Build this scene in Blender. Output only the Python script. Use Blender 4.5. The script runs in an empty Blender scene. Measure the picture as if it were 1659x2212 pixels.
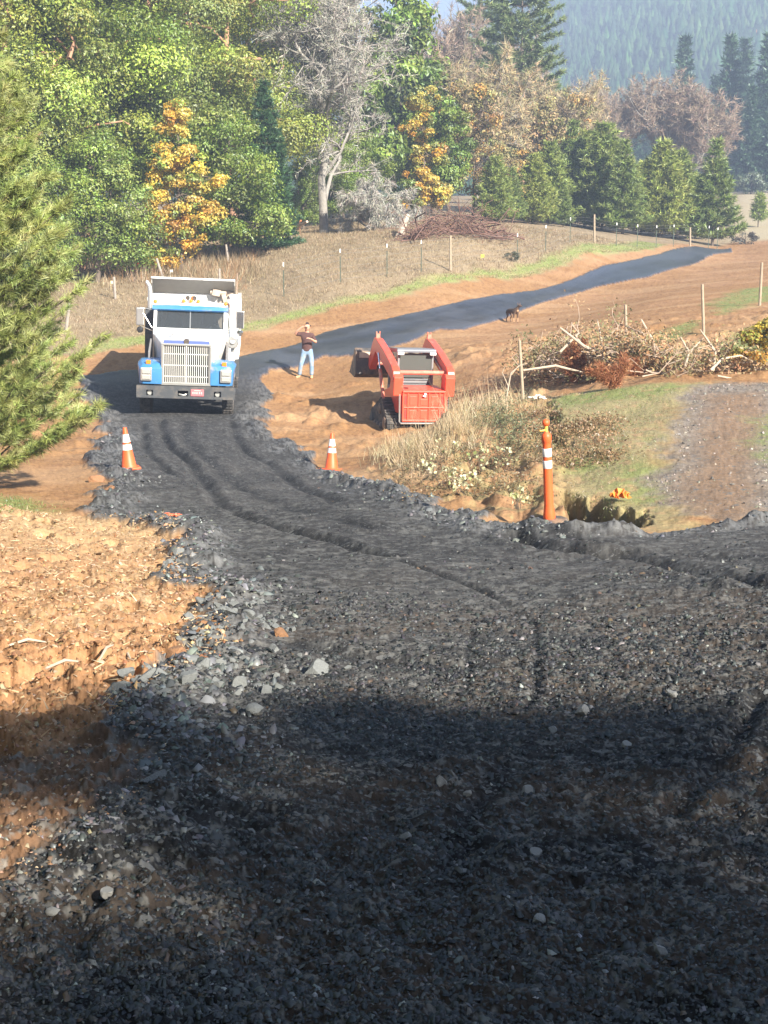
import bpy, bmesh, math, random
import numpy as np
from mathutils import Vector, Matrix
R = math.radians
PI = math.pi
C = bpy.context.scene.collection
rng = np.random.default_rng(7)
random.seed(7)

# ------------------------------------------------------------------ camera, sky, sun, exposure
FPX = 3000.0                     # focal length in units of a 1659 pixel wide picture
PITCH = math.atan(633.0 / FPX)
cam_d = bpy.data.cameras.new('camera'); cam = bpy.data.objects.new('camera', cam_d); C.objects.link(cam)
cam_d.sensor_fit = 'HORIZONTAL'; cam_d.sensor_width = 36; cam_d.lens = 36 * FPX / 1659
cam_d.clip_start = 0.1; cam_d.clip_end = 6000
cam.location = (0, 0, 0); cam.rotation_euler = (PI / 2 - PITCH, 0, 0)
scn = bpy.context.scene
scn.camera = cam
SUN_EL = R(31); SUN_H = (0.60, -0.80)            # horizontal direction towards the sun
sund = Vector((SUN_H[0] * math.cos(SUN_EL), SUN_H[1] * math.cos(SUN_EL), math.sin(SUN_EL)))
w = bpy.data.worlds.new('World'); scn.world = w; w.use_nodes = True
nt = w.node_tree; nt.nodes.clear()
sky = nt.nodes.new('ShaderNodeTexSky'); sky.sky_type = 'NISHITA'; sky.sun_disc = False
sky.sun_elevation = SUN_EL; sky.sun_rotation = math.atan2(SUN_H[0], SUN_H[1])
sky.air_density = 0.75; sky.dust_density = 0.4; sky.altitude = 400
bg = nt.nodes.new('ShaderNodeBackground'); bg.inputs[1].default_value = 0.05
ow = nt.nodes.new('ShaderNodeOutputWorld')
nt.links.new(sky.outputs[0], bg.inputs[0]); nt.links.new(bg.outputs[0], ow.inputs[0])
sl = bpy.data.lights.new('sun', 'SUN'); sl.energy = 5.0; sl.angle = R(0.5); sl.color = (1.0, 0.93, 0.82)
so = bpy.data.objects.new('sun', sl); C.objects.link(so)
so.rotation_euler = (-sund).to_track_quat('-Z', 'Y').to_euler()
scn.view_settings.view_transform = 'Standard'; scn.view_settings.look = 'None'
scn.view_settings.gamma = 1.0; scn.view_settings.use_curve_mapping = False
scn.view_settings.exposure = 2.15
scn.render.engine = 'CYCLES'
cy = scn.cycles
cy.max_bounces = 6; cy.diffuse_bounces = 3; cy.glossy_bounces = 2; cy.transmission_bounces = 4
cy.transparent_max_bounces = 8; cy.volume_bounces = 0; cy.caustics_reflective = False; cy.caustics_refractive = False
cy.use_denoising = True

# ------------------------------------------------------------------ pixel -> world
_cp, _sp = math.cos(PITCH), math.sin(PITCH)
def ray(px, py):
    a = (px - 829.5) / FPX; b = (1106 - py) / FPX
    return np.array([a, _cp + b * _sp, -_sp + b * _cp])
def P(px, py, Y):
    d = ray(px, py); return d * (Y / d[1])

# ------------------------------------------------------------------ noise
def _hash(ix, iy, s):
    h = (ix.astype(np.int64) * 374761393 + iy.astype(np.int64) * 668265263 + s * 2147483647) & 0xffffffff
    h = ((h ^ (h >> 13)) * 1274126177) & 0xffffffff
    h = (h ^ (h >> 16)) & 0xffffffff
    return h.astype(np.float64) / 4294967295.0
def vn(x, y, s=0):
    x = np.asarray(x, float); y = np.asarray(y, float)
    ix = np.floor(x); iy = np.floor(y); fx = x - ix; fy = y - iy
    fx = fx * fx * (3 - 2 * fx); fy = fy * fy * (3 - 2 * fy)
    a = _hash(ix, iy, s); b = _hash(ix + 1, iy, s); c = _hash(ix, iy + 1, s); d = _hash(ix + 1, iy + 1, s)
    return (a + (b - a) * fx) * (1 - fy) + (c + (d - c) * fx) * fy
def fbm(x, y, o=4, s=0, g=0.5):
    t = 0; a = 1; n = 0
    for i in range(o):
        t = t + a * vn(x * 2 ** i + 17.3 * i, y * 2 ** i - 9.1 * i, s + i); n += a; a *= g
    return t / n
def sst(a, b, x):
    t = np.clip((x - a) / (b - a), 0, 1); return t * t * (3 - 2 * t)

# ------------------------------------------------------------------ terrain: thin plate through measured points
CP = [(829,2212,3.4),(0,2212,3.3),(1659,2212,3.4),(829,1700,5.7),(0,1750,5.2),(1659,1700,5.6),(829,1450,8.0),(829,1300,10.5),(829,1170,15),
(600,1090,19.8),(500,1030,24.6),(430,975,28.5),(430,920,33.2),(330,906,34.5),(480,906,34.6),(450,850,40),(500,800,44),
(0,1500,7.2),(0,1300,10.3),(0,1130,16),(200,1110,18.5),(100,1060,21),(170,1000,25.5),(215,1000,24.6),(215,900,35),(200,800,44),(250,760,46),(0,790,42),
(-300,1300,10),(-300,1000,22),(-300,700,50),(2000,1300,9.5),(2000,1000,18.5),(2000,640,45),
(250,640,57),(60,650,56),(612,640,55),(735,615,56),(836,600,57.5),(973,584,60),(1284,523,74),(1491,528,88),(700,680,52),(600,738,48.6),(400,720,49.5),
(300,690,52),(830,650,55),(1100,595,64),(1300,560,74),(250,590,64),(350,572,66),(490,560,68),(630,512,74),(760,500,76),(880,480,80),
(1000,520,66),(1150,500,80),(1350,508,92),(600,755,46.5),(830,690,50.5),(1100,635,58),(1380,560,76),(1560,538,95),(625,778,45.6),(850,740,47.3),
(1090,690,53),(1290,620,64),(1500,570,80),(1580,548,92),(662,818,43.5),(560,830,41.5),(750,830,41),(915,925,34.3),(700,930,33.5),(650,980,29.5),
(840,870,37),(780,980,29),(1000,780,40),(1050,700,51),(1127,868,31),(1352,774,36),(1519,722,39),(1644,660,45),(1250,720,43),(1400,650,52),
(1550,590,68),(1650,560,80),(1640,535,95),(1185,1130,15.6),(1350,1120,16),(1200,960,22),(1300,900,23.8),(1250,860,26),(1450,835,26),(1600,830,26),
(1600,1000,19),(1659,1130,15.2),(1400,1000,19.3),(1450,800,30),(1600,755,35),(900,1080,18.6),(1000,1120,16.8),(900,975,25.5),(1000,900,28.6),
(1060,872,30),(850,1010,24.6),(950,1010,22.8),(1659,1300,9.5),(1300,1160,14.5),(1640,470,130),(1640,413,185),(1400,500,110),(300,505,100),(830,450,115),(-200,520,90)]
def warp(x, y):
    y = np.clip(y, 2.0, 190.0)
    return np.clip(x / (y + 6), -0.42, 0.42) * 3.0, np.log(y + 6)
_pts = np.array([P(*c) for c in CP])
_u, _v = warp(_pts[:, 0], _pts[:, 1])
_n = len(CP)
def _k(r2): return 0.5 * r2 * np.log(r2 + 1e-9)
_A = np.zeros((_n + 3, _n + 3))
_A[:_n, :_n] = _k((_u[:, None] - _u) ** 2 + (_v[:, None] - _v) ** 2) + np.eye(_n) * 0.002
_A[:_n, _n] = 1; _A[:_n, _n + 1] = _u; _A[:_n, _n + 2] = _v
_A[_n:, :_n] = _A[:_n, _n:].T
# work on the depression slope so far and near points weigh alike
_w = np.linalg.solve(_A, np.concatenate([_pts[:, 2], np.zeros(3)]))
def base_z(x, y):
    x = np.atleast_1d(np.asarray(x, float)); y = np.atleast_1d(np.asarray(y, float))
    out = np.empty(x.shape)
    xf, yf, of = x.ravel(), y.ravel(), out.ravel()
    for i in range(0, xf.size, 60000):
        u, v = warp(xf[i:i + 60000], yf[i:i + 60000])
        K = _k((u[:, None] - _u) ** 2 + (v[:, None] - _v) ** 2)
        of[i:i + 60000] = K @ _w[:_n] + _w[_n] + _w[_n + 1] * u + _w[_n + 2] * v
    return of.reshape(x.shape)
def hit(px, py):
    """world XY where the ray of a pixel first meets the base terrain"""
    d = ray(px, py); Y = np.concatenate([np.linspace(1.5, 60, 500), np.linspace(60.3, 190, 300)])
    X = d[0] / d[1] * Y; Z = d[2] / d[1] * Y
    g = base_z(X, Y) - Z
    i = int(np.argmax(g > 0))
    if g[i] <= 0: return X[-1], Y[-1]
    if i == 0: return X[0], Y[0]
    t = g[i - 1] / (g[i - 1] - g[i]); y = Y[i - 1] + t * (Y[i] - Y[i - 1])
    return d[0] / d[1] * y, y
def poly(pts): return np.array([hit(*p) for p in pts])
def seg_d(x, y, pl, closed):
    """distance to a polyline"""
    best = np.full(x.shape, 1e9)
    n = len(pl)
    for i in range(n if closed else n - 1):
        a = pl[i]; b = pl[(i + 1) % n]; ab = b - a; L = ab @ ab + 1e-12
        t = np.clip(((x - a[0]) * ab[0] + (y - a[1]) * ab[1]) / L, 0, 1)
        best = np.minimum(best, (x - a[0] - t * ab[0]) ** 2 + (y - a[1] - t * ab[1]) ** 2)
    return np.sqrt(best)
def inside(x, y, pl):
    r = np.zeros(x.shape, bool); n = len(pl)
    for i in range(n):
        x0, y0 = pl[i]; x1, y1 = pl[(i + 1) % n]
        c = ((y0 > y) != (y1 > y)) & (x < (x1 - x0) * (y - y0) / (y1 - y0 + 1e-12) + x0)
        r ^= c
    return r
def sd(x, y, pl):
    """signed distance, positive inside"""
    d = seg_d(x, y, pl, True); return np.where(inside(x, y, pl), d, -d)
def along_axis(x, y, pl): return seg_d(x, y, pl, False)

# ------------------------------------------------------------------ zones, traced on the ground
Z_ROAD = poly([(-900,2150),(0,1960),(150,1850),(300,1720),(335,1640),(225,1600),(240,1540),(330,1490),(420,1430),(450,1350),(400,1320),(480,1290),(350,1262),(352,1225),
 (375,1180),(320,1130),(170,1112),(240,1060),(200,1010),(218,940),(205,890),(160,860),(165,812),(300,800),(420,790),(520,772),(600,756),(700,720),(830,692),(960,662),
 (1100,636),(1250,600),(1380,560),(1450,541),(1580,537),(1580,546),(1500,570),(1400,600),(1290,620),(1180,652),(1090,688),(1000,714),(950,712),(880,742),
 (780,768),(700,770),(640,795),(575,800),(555,825),(600,865),(560,895),(585,940),(640,968),(690,1015),(760,1032),(900,1080),(1000,1120),(1160,1150),
 (1300,1157),(1500,1150),(1659,1132),(2300,1090),(2300,1500)])
Z_ROAD = np.vstack([Z_ROAD, [[9, 3], [8, -6], [-8, -6], [-6, 2]]])
Z_STRAW = poly([(-600,1000),(0,1098),(150,1112),(340,1125),(440,1182),(420,1225),(430,1262),(500,1310),(500,1400),(400,1500),(260,1580),(60,1640),(-300,1680),(-700,1600)])
Z_SOIL = poly([(-500,1560),(60,1590),(230,1550),(340,1600),(370,1680),(320,1760),(170,1880),(0,1990),(-900,2180)])
Z_MOUND = poly([(1200,860),(1300,845),(1480,836),(1435,940),(1420,1010),(1450,1080),(1400,1130),(1230,1100),(1190,1000)])
Z_BANK = poly([(760,1022),(850,985),(880,920),(960,880),(1060,850),(1200,850),(1200,960),(1220,1060),(1240,1125),(1160,1142),(1000,1112),(900,1072)])
Z_PATH = poly([(1500,832),(1659,826),(2100,815),(2100,1100),(1700,1125),(1560,1130),(1450,1085),(1418,1010),(1432,940)])
Z_TRACK = poly([(1540,850),(1640,848),(1680,900),(1625,1010),(1640,1120),(1520,1130),(1470,1090),(1500,980),(1510,920)])
Z_RGREEN = poly([(1618,900),(1680,880),(2000,880),(2000,1020),(1640,1010),(1600,950)])
Z_VERGE = poly([(190,765),(300,745),(520,715),(700,672),(900,625),(1050,600),(1200,575),(1400,538),(1440,528),(1380,521),(1200,548),(1000,590),(860,618),(700,655),(520,700),(300,725),(190,745)])
Z_FIELD = poly([(-600,760),(190,765),(300,745),(520,715),(700,672),(900,625),(1050,600),(1200,575),(1440,528),(1600,520),(1500,480),(900,440),(500,480),(-600,520)])
Z_RPATCH = [poly(p) for p in ([(1530,668),(1600,625),(1659,618),(1800,600),(1800,640),(1640,655),(1560,680)], [(1400,735),(1480,700),(1520,690),(1500,712),(1440,745)],
 [(1380,790),(1560,730),(1659,700),(1850,700),(1850,790),(1600,790)], [(-600,1060),(0,1070),(95,1088),(90,1112),(-50,1112),(-600,1070)])]
Z_FAR = poly([(1585,522),(1700,515),(2200,500),(2200,400),(1600,405)])
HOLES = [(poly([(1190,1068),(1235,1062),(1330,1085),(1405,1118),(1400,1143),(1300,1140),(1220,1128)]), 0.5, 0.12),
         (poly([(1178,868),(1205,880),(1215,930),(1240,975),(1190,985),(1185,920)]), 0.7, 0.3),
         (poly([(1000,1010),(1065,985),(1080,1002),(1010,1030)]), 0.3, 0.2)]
RUTS = [(poly([(345,912),(350,935),(367,971),(410,1005),(440,1044),(474,1095),(522,1121),(607,1147),(693,1168),(770,1194),(843,1216)]), .10, .10),
 (poly([(308,920),(311,932),(316,984),(350,1010),(372,1030)]), .08, .07),
 (poly([(500,915),(504,928),(513,958),(535,984),(573,1001),(672,1070),(727,1095)]), .10, .08),
 (poly([(400,915),(405,960),(450,1000),(520,1060),(640,1110),(800,1150)]), .14, .05),
 (poly([(1119,1163),(1170,1183),(1246,1199),(1323,1204),(1399,1224),(1476,1240),(1578,1265),(1700,1290)]), .16, .17),
 (poly([(1180,1160),(1300,1185),(1450,1200),(1700,1225)]), .12, .07),
 (poly([(860,1225),(1030,1280),(1110,1330),(1150,1365),(1157,1430),(1155,1520),(1130,1560)]), .035, .03),
 (poly([(1640,1540),(1610,1580),(1560,1660),(1500,1740),(1440,1790)]), .05, .06),
 (poly([(1020,1380),(1010,1440),(1005,1520)]), .03, .015),
 (poly([(640,1400),(760,1440),(900,1455),(1100,1462)]), .1, .04),
 (poly([(1100,1680),(1030,1770),(990,1860),(960,1960)]), .08, .03),
 (poly([(680,753),(748,740),(824,725),(1016,681),(1171,640),(1326,608),(1520,558)]), .55, .09),
 (poly([(640,762),(800,735),(1016,695),(1100,672),(1200,645)]), .45, .08),
 (poly([(700,730),(900,690),(1100,648),(1300,603),(1450,565)]), .4, .05),
 (poly([(1120,790),(1250,740),(1400,700),(1600,625)]), .3, .05),
 (poly([(1050,770),(1200,720),(1350,690),(1500,660)]), .25, .06)]
AX_ROCKY = poly([(375,1250),(520,1350),(400,1440),(300,1520),(430,1560)])

def rough(x, y, fine=True):
    """everything added to the smooth terrain; returns dz and the zone masks"""
    wob = (fbm(x * 1.1, y * 1.1, 4, 3) - .5)
    wobs = (fbm(x * 5, y * 5, 3, 5) - .5)
    far = sst(38, 46, y)
    dr = sd(x, y, Z_ROAD) + wob * np.clip(y * .05, .35, 1.2) * (1 - .88 * far) + wobs * .25 * (1 - .6 * far)
    road = sst(-.06, .06, dr); roadh = sst(-.06 - .22 * (1 - sst(9, 14, y)), .06 + .08 * (1 - sst(9, 14, y)), dr)
    dst = sd(x, y, Z_STRAW) + wob * .6
    straw = sst(-.15, .3, dst) * (1 - road)
    dz = np.zeros_like(x)
    # road: raised sheet of crushed rock with a rolled edge of clods
    berm = np.exp(-((dr - .22) / .22) ** 2)
    dz += roadh * .06 + berm * (.02 + .09 * sst(.35, .7, fbm(x * 1.3, y * 1.3, 3, 11))) * (1 - .9 * far) * (.35 + .65 * sst(6.5, 11, y))
    n1 = fbm(x * .8, y * .8, 3, 21) - .5
    n2 = fbm(x * 3.2, y * 3.2, 4, 31) - .5
    n3 = fbm(x * 11, y * 11, 4, 41, .6) - .5
    n4 = fbm(x * 32, y * 32, 3, 44, .65) - .5
    near = 1 - sst(6.5, 12, y)
    churn = sst(.45, .62, fbm(x * .55 + 4, y * .55, 3, 51))
    mid = sst(9, 12, y)
    dz += roadh * (n1 * .10 * (1 - .85 * far) + n2 * (.035 * (1 - .7 * far) +   .045 * near * churn) + n3 * (.020 - .010 * mid - .004 * far + .055 * near * churn + .01 * near) + n4 * (.012 - .005 * mid + .012 * near) + (fbm(x * 80, y * 80, 2, 47) - .5) * .007 * near)
    soft = 1 - road
    nsoft = 1 - sst(7, 10, y)
    dz += berm * (1 - far) * (n3 * .045 + n2 * .12)
    dz += soft * (n1 * .10 * (1 - .7 * far) + n2 * (.05 + .09 * nsoft) * (1 - .6 * far) + n3 * (.03 + .05 * nsoft) + n4 * .045 * nsoft)
    clod = np.maximum(0, fbm(x * 4.5, y * 4.5, 3, 61) - .52)
    pit = np.maximum(0, fbm(x * 2.6 + 9, y * 2.6, 3, 63) - .62)
    dz += straw * (clod * .10 + n2 * .07 + n3 * .045 + n4 * .028 - pit * .9)
    bank = sst(-.2, .5, sd(x, y, Z_BANK) + wob) * soft
    dz += bank * (n2 * .25 + np.maximum(0, fbm(x * 2.2, y * 2.2, 3, 66) - .5) * .5)
    dz += soft * sst(26, 28, y) * (1 - sst(42, 46, y)) * np.maximum(0, fbm(x * 1.7, y * 1.7, 3, 71) - .55) * .5
    dw = np.zeros_like(x)
    for pl, wd, dp in RUTS:
        d = along_axis(x, y, pl) + wobs * wd * .6
        cut = np.exp(-(d / wd) ** 2) * (0.25 + 1.1 * fbm(x * 1.5, y * 1.5, 2, 81)) * (1 - .0 * far)
        rim = np.exp(-((d - wd * 1.9) / (wd * .7)) ** 2)
        dz += (-dp * cut * .8 + dp * .32 * rim * fbm(x * 6, y * 6, 2, 82)) * (1 - .75 * far)
        dw = np.maximum(dw, cut)
    hole = np.zeros_like(x)
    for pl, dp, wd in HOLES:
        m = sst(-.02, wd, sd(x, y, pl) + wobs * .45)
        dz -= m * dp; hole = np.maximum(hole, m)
    return dz, dict(dr=dr, road=road, straw=straw, soft=soft, far=far, near=near, churn=churn, bank=bank, rut=dw, hole=hole, wob=wob, wobs=wobs, berm=berm, n2=n2, n3=n3, clod=clod)

def gz(x, y):
    x = np.atleast_1d(np.asarray(x, float)); y = np.atleast_1d(np.asarray(y, float))
    return base_z(x, y) + rough(x, y)[0]
def gpt(px, py, dz=0):
    x, y = hit(px, py); return Vector((x, y, float(gz(x, y)[0]) + dz))

# ------------------------------------------------------------------ materials
MATS = {}
def mat(name, col, rough_=0.7, metal=0, bump=0, bscale=20, var=0.0, vscale=6, coat=0, trans=0, spec=0.5, dirt=None, dirt_amt=0.0, dscale=3):
    if name in MATS: return MATS[name]
    m = bpy.data.materials.new(name); m.use_nodes = True; t = m.node_tree; b = t.nodes['Principled BSDF']
    b.inputs['Base Color'].default_value = (*col, 1); b.inputs['Roughness'].default_value = rough_; b.inputs['Metallic'].default_value = metal
    b.inputs['Specular IOR Level'].default_value = spec
    if coat: b.inputs['Coat Weight'].default_value = coat; b.inputs['Coat Roughness'].default_value = .1
    if trans: b.inputs['Transmission Weight'].default_value = trans
    if var or dirt:
        tc = t.nodes.new('ShaderNodeTexCoord'); n = t.nodes.new('ShaderNodeTexNoise'); n.inputs['Scale'].default_value = vscale; n.inputs['Detail'].default_value = 6
        t.links.new(tc.outputs['Object'], n.inputs['Vector'])
        mx = t.nodes.new('ShaderNodeMix'); mx.data_type = 'RGBA'
        mx.inputs[6].default_value = (*[c * (1 - var) for c in col], 1); mx.inputs[7].default_value = (*[min(1, c * (1 + var)) for c in col], 1)
        t.links.new(n.outputs[0], mx.inputs[0]); last = mx
        if dirt:
            n2 = t.nodes.new('ShaderNodeTexNoise'); n2.inputs['Scale'].default_value = dscale; n2.inputs['Detail'].default_value = 8; n2.inputs['Roughness'].default_value = .7
            t.links.new(tc.outputs['Object'], n2.inputs['Vector'])
            r = t.nodes.new('ShaderNodeMapRange'); r.inputs[1].default_value = .62 - dirt_amt * .4; r.inputs[2].default_value = .72 - dirt_amt * .2; r.inputs[4].default_value = .9
            t.links.new(n2.outputs[0], r.inputs[0])
            m2 = t.nodes.new('ShaderNodeMix'); m2.data_type = 'RGBA'; m2.inputs[7].default_value = (*dirt, 1)
            t.links.new(r.outputs[0], m2.inputs[0]); t.links.new(last.outputs[2], m2.inputs[6]); last = m2
        t.links.new(last.outputs[2], b.inputs['Base Color'])
    if bump:
        tc = t.nodes.new('ShaderNodeTexCoord'); n = t.nodes.new('ShaderNodeTexNoise'); n.inputs['Scale'].default_value = bscale; n.inputs['Detail'].default_value = 5
        bp = t.nodes.new('ShaderNodeBump'); bp.inputs['Strength'].default_value = bump; bp.inputs['Distance'].default_value = .02
        t.links.new(tc.outputs['Object'], n.inputs['Vector']); t.links.new(n.outputs[0], bp.inputs['Height']); t.links.new(bp.outputs[0], b.inputs['Normal'])
    MATS[name] = m; return m
def leaf_mat(name, transl=.35, gloss=.12):
    """colour comes from the per leaf attribute 'tint'"""
    if name in MATS: return MATS[name]
    m = bpy.data.materials.new(name); m.use_nodes = True; t = m.node_tree; t.nodes.clear()
    a = t.nodes.new('ShaderNodeAttribute'); a.attribute_name = 'tint'
    d = t.nodes.new('ShaderNodeBsdfDiffuse'); tr = t.nodes.new('ShaderNodeBsdfTranslucent'); g = t.nodes.new('ShaderNodeBsdfGlossy'); g.inputs['Roughness'].default_value = .45
    g.inputs[0].default_value = (.8, .9, .9, 1)
    m1 = t.nodes.new('ShaderNodeMixShader'); m1.inputs[0].default_value = transl
    m2 = t.nodes.new('ShaderNodeMixShader'); m2.inputs[0].default_value = gloss * .35
    o = t.nodes.new('ShaderNodeOutputMaterial'); L = t.links.new
    L(a.outputs[0], d.inputs[0]); L(a.outputs[0], tr.inputs[0]); L(d.outputs[0], m1.inputs[1]); L(tr.outputs[0], m1.inputs[2])
    L(m1.outputs[0], m2.inputs[1]); L(g.outputs[0], m2.inputs[2]); L(m2.outputs[0], o.inputs[0])
    MATS[name] = m; return m
def ground_mat(name, stones=False, sheen=False):
    m = bpy.data.materials.new(name); m.use_nodes = True; t = m.node_tree; b = t.nodes['Principled BSDF']; L = t.links.new
    a = t.nodes.new('ShaderNodeAttribute'); a.attribute_name = 'tint'
    ge = t.nodes.new('ShaderNodeNewGeometry')
    n = t.nodes.new('ShaderNodeTexNoise'); n.inputs['Scale'].default_value = 14; n.inputs['Detail'].default_value = 8; n.inputs['Roughness'].default_value = .7
    L(ge.outputs['Position'], n.inputs['Vector'])
    mr = t.nodes.new('ShaderNodeMapRange'); mr.inputs[1].default_value = .3; mr.inputs[2].default_value = .7; mr.inputs[3].default_value = .68; mr.inputs[4].default_value = 1.32
    L(n.outputs[0], mr.inputs[0])
    mul = t.nodes.new('ShaderNodeMix'); mul.data_type = 'RGBA'; mul.blend_type = 'MULTIPLY'; mul.inputs[0].default_value = 1
    L(a.outputs[0], mul.inputs[6]); L(mr.outputs[0], mul.inputs[7]); last = mul.outputs[2]
    h = n.outputs[0]
    if stones:
        for sc_, th, colr, seed in ((18, .90, (.13, .13, .125), 0), (9, .95, (.12, .12, .115), 4), (40, .84, (.11, .11, .105), 9)):
            vo = t.nodes.new('ShaderNodeTexVoronoi'); vo.inputs['Scale'].default_value = sc_; vo.inputs['Randomness'].default_value = 1
            mp = t.nodes.new('ShaderNodeMapping'); mp.inputs['Location'].default_value = (seed, seed * 2, 0); mp.inputs['Scale'].default_value = (1, 1.6, 1)
            L(ge.outputs['Position'], mp.inputs[0]); L(mp.outputs[0], vo.inputs['Vector'])
            sx = t.nodes.new('ShaderNodeSeparateColor'); L(vo.outputs['Color'], sx.inputs[0])
            g1 = t.nodes.new('ShaderNodeMath'); g1.operation = 'GREATER_THAN'; g1.inputs[1].default_value = th; L(sx.outputs[0], g1.inputs[0])
            g2 = t.nodes.new('ShaderNodeMath'); g2.operation = 'LESS_THAN'; g2.inputs[1].default_value = .42; L(vo.outputs['Distance'], g2.inputs[0])
            g3 = t.nodes.new('ShaderNodeMath'); g3.operation = 'MULTIPLY'; L(g1.outputs[0], g3.inputs[0]); L(g2.outputs[0], g3.inputs[1])
            g4 = t.nodes.new('ShaderNodeMath'); g4.operation = 'MULTIPLY'; L(g3.outputs[0], g4.inputs[0])
            L(a.outputs['Alpha'], g4.inputs[1])
            mx = t.nodes.new('ShaderNodeMix'); mx.data_type = 'RGBA'; mx.inputs[7].default_value = (*colr, 1)
            L(g4.outputs[0], mx.inputs[0]); L(last, mx.inputs[6]); last = mx.outputs[2]
    L(last, b.inputs['Base Color'])
    bp = t.nodes.new('ShaderNodeBump'); bp.inputs['Strength'].default_value = .55; bp.inputs['Distance'].default_value = .03
    L(h, bp.inputs['Height']); L(bp.outputs[0], b.inputs['Normal'])
    b.inputs['Roughness'].default_value = .9; b.inputs['Specular IOR Level'].default_value = .2
    if sheen:          # the far stretch of the sheet is packed, damp and smoother
        r1 = t.nodes.new('ShaderNodeMapRange'); r1.inputs[3].default_value = .30; r1.inputs[4].default_value = .88; L(a.outputs['Alpha'], r1.inputs[0]); L(r1.outputs[0], b.inputs['Roughness'])
        r2 = t.nodes.new('ShaderNodeMapRange'); r2.inputs[3].default_value = .8; r2.inputs[4].default_value = .18; L(a.outputs['Alpha'], r2.inputs[0]); L(r2.outputs[0], b.inputs['Specular IOR Level'])
    return m

# ------------------------------------------------------------------ mesh helpers
def np_mesh(name, V, F, tint=None, smooth=False):
    """V (n,3), F (m,k) or list of such arrays"""
    me = bpy.data.meshes.new(name)
    Fs = F if isinstance(F, list) else [F]
    Fs = [np.asarray(f, np.int32) for f in Fs if len(f)]
    V = np.asarray(V, np.float32)
    me.vertices.add(len(V)); me.vertices.foreach_set('co', V.ravel())
    tot = sum(f.size for f in Fs); nf = sum(len(f) for f in Fs)
    me.loops.add(tot); me.polygons.add(nf)
    me.loops.foreach_set('vertex_index', np.concatenate([f.ravel() for f in Fs]))
    st = []; c = 0
    for f in Fs:
        st.append(np.arange(len(f)) * f.shape[1] + c); c += f.size
    me.polygons.foreach_set('loop_start', np.concatenate(st).astype(np.int32))
    if smooth: me.polygons.foreach_set('use_smooth', np.ones(nf, bool))
    if tint is not None:
        at = me.color_attributes.new('tint', 'FLOAT_COLOR', 'POINT')
        T = np.ones((len(V), 4), np.float32); tint = np.asarray(tint); T[:, :tint.shape[1]] = tint
        at.data.foreach_set('color', T.ravel())
    me.update(calc_edges=True); me.validate(); return me
def link(name, me, m=None, parent=None, loc=None, **props):
    o = bpy.data.objects.new(name, me); C.objects.link(o)
    if m is not None and me is not None and not len(me.materials): me.materials.append(m)
    if parent is not None: o.parent = parent
    if loc is not None: o.location = loc
    for k, v in props.items(): o[k] = v
    return o
def thing(name, label, cat, loc=(0, 0, 0), rot=(0, 0, 0), group=None, scale=1):
    o = bpy.data.objects.new(name, None); C.objects.link(o); o.location = loc; o.rotation_euler = rot; o.scale = (scale,) * 3
    o['label'] = label; o['category'] = cat
    if group: o['group'] = group
    return o
def tag(o, label, cat, group=None):
    o['label'] = label; o['category'] = cat
    if group: o['group'] = group
    return o
def dup(root, loc, rotz=0, scale=1, label=None, group=None):
    r = root.copy(); C.objects.link(r); r.location = loc; r.rotation_euler = (0, 0, rotz)
    r.scale = scale if hasattr(scale, '__len__') else (scale,) * 3
    if label: r['label'] = label
    if group: r['group'] = group
    for ch in list(root.children):
        c = ch.copy(); C.objects.link(c); c.parent = r
        for g in list(ch.children):
            d = g.copy(); C.objects.link(d); d.parent = c
    return r
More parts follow.
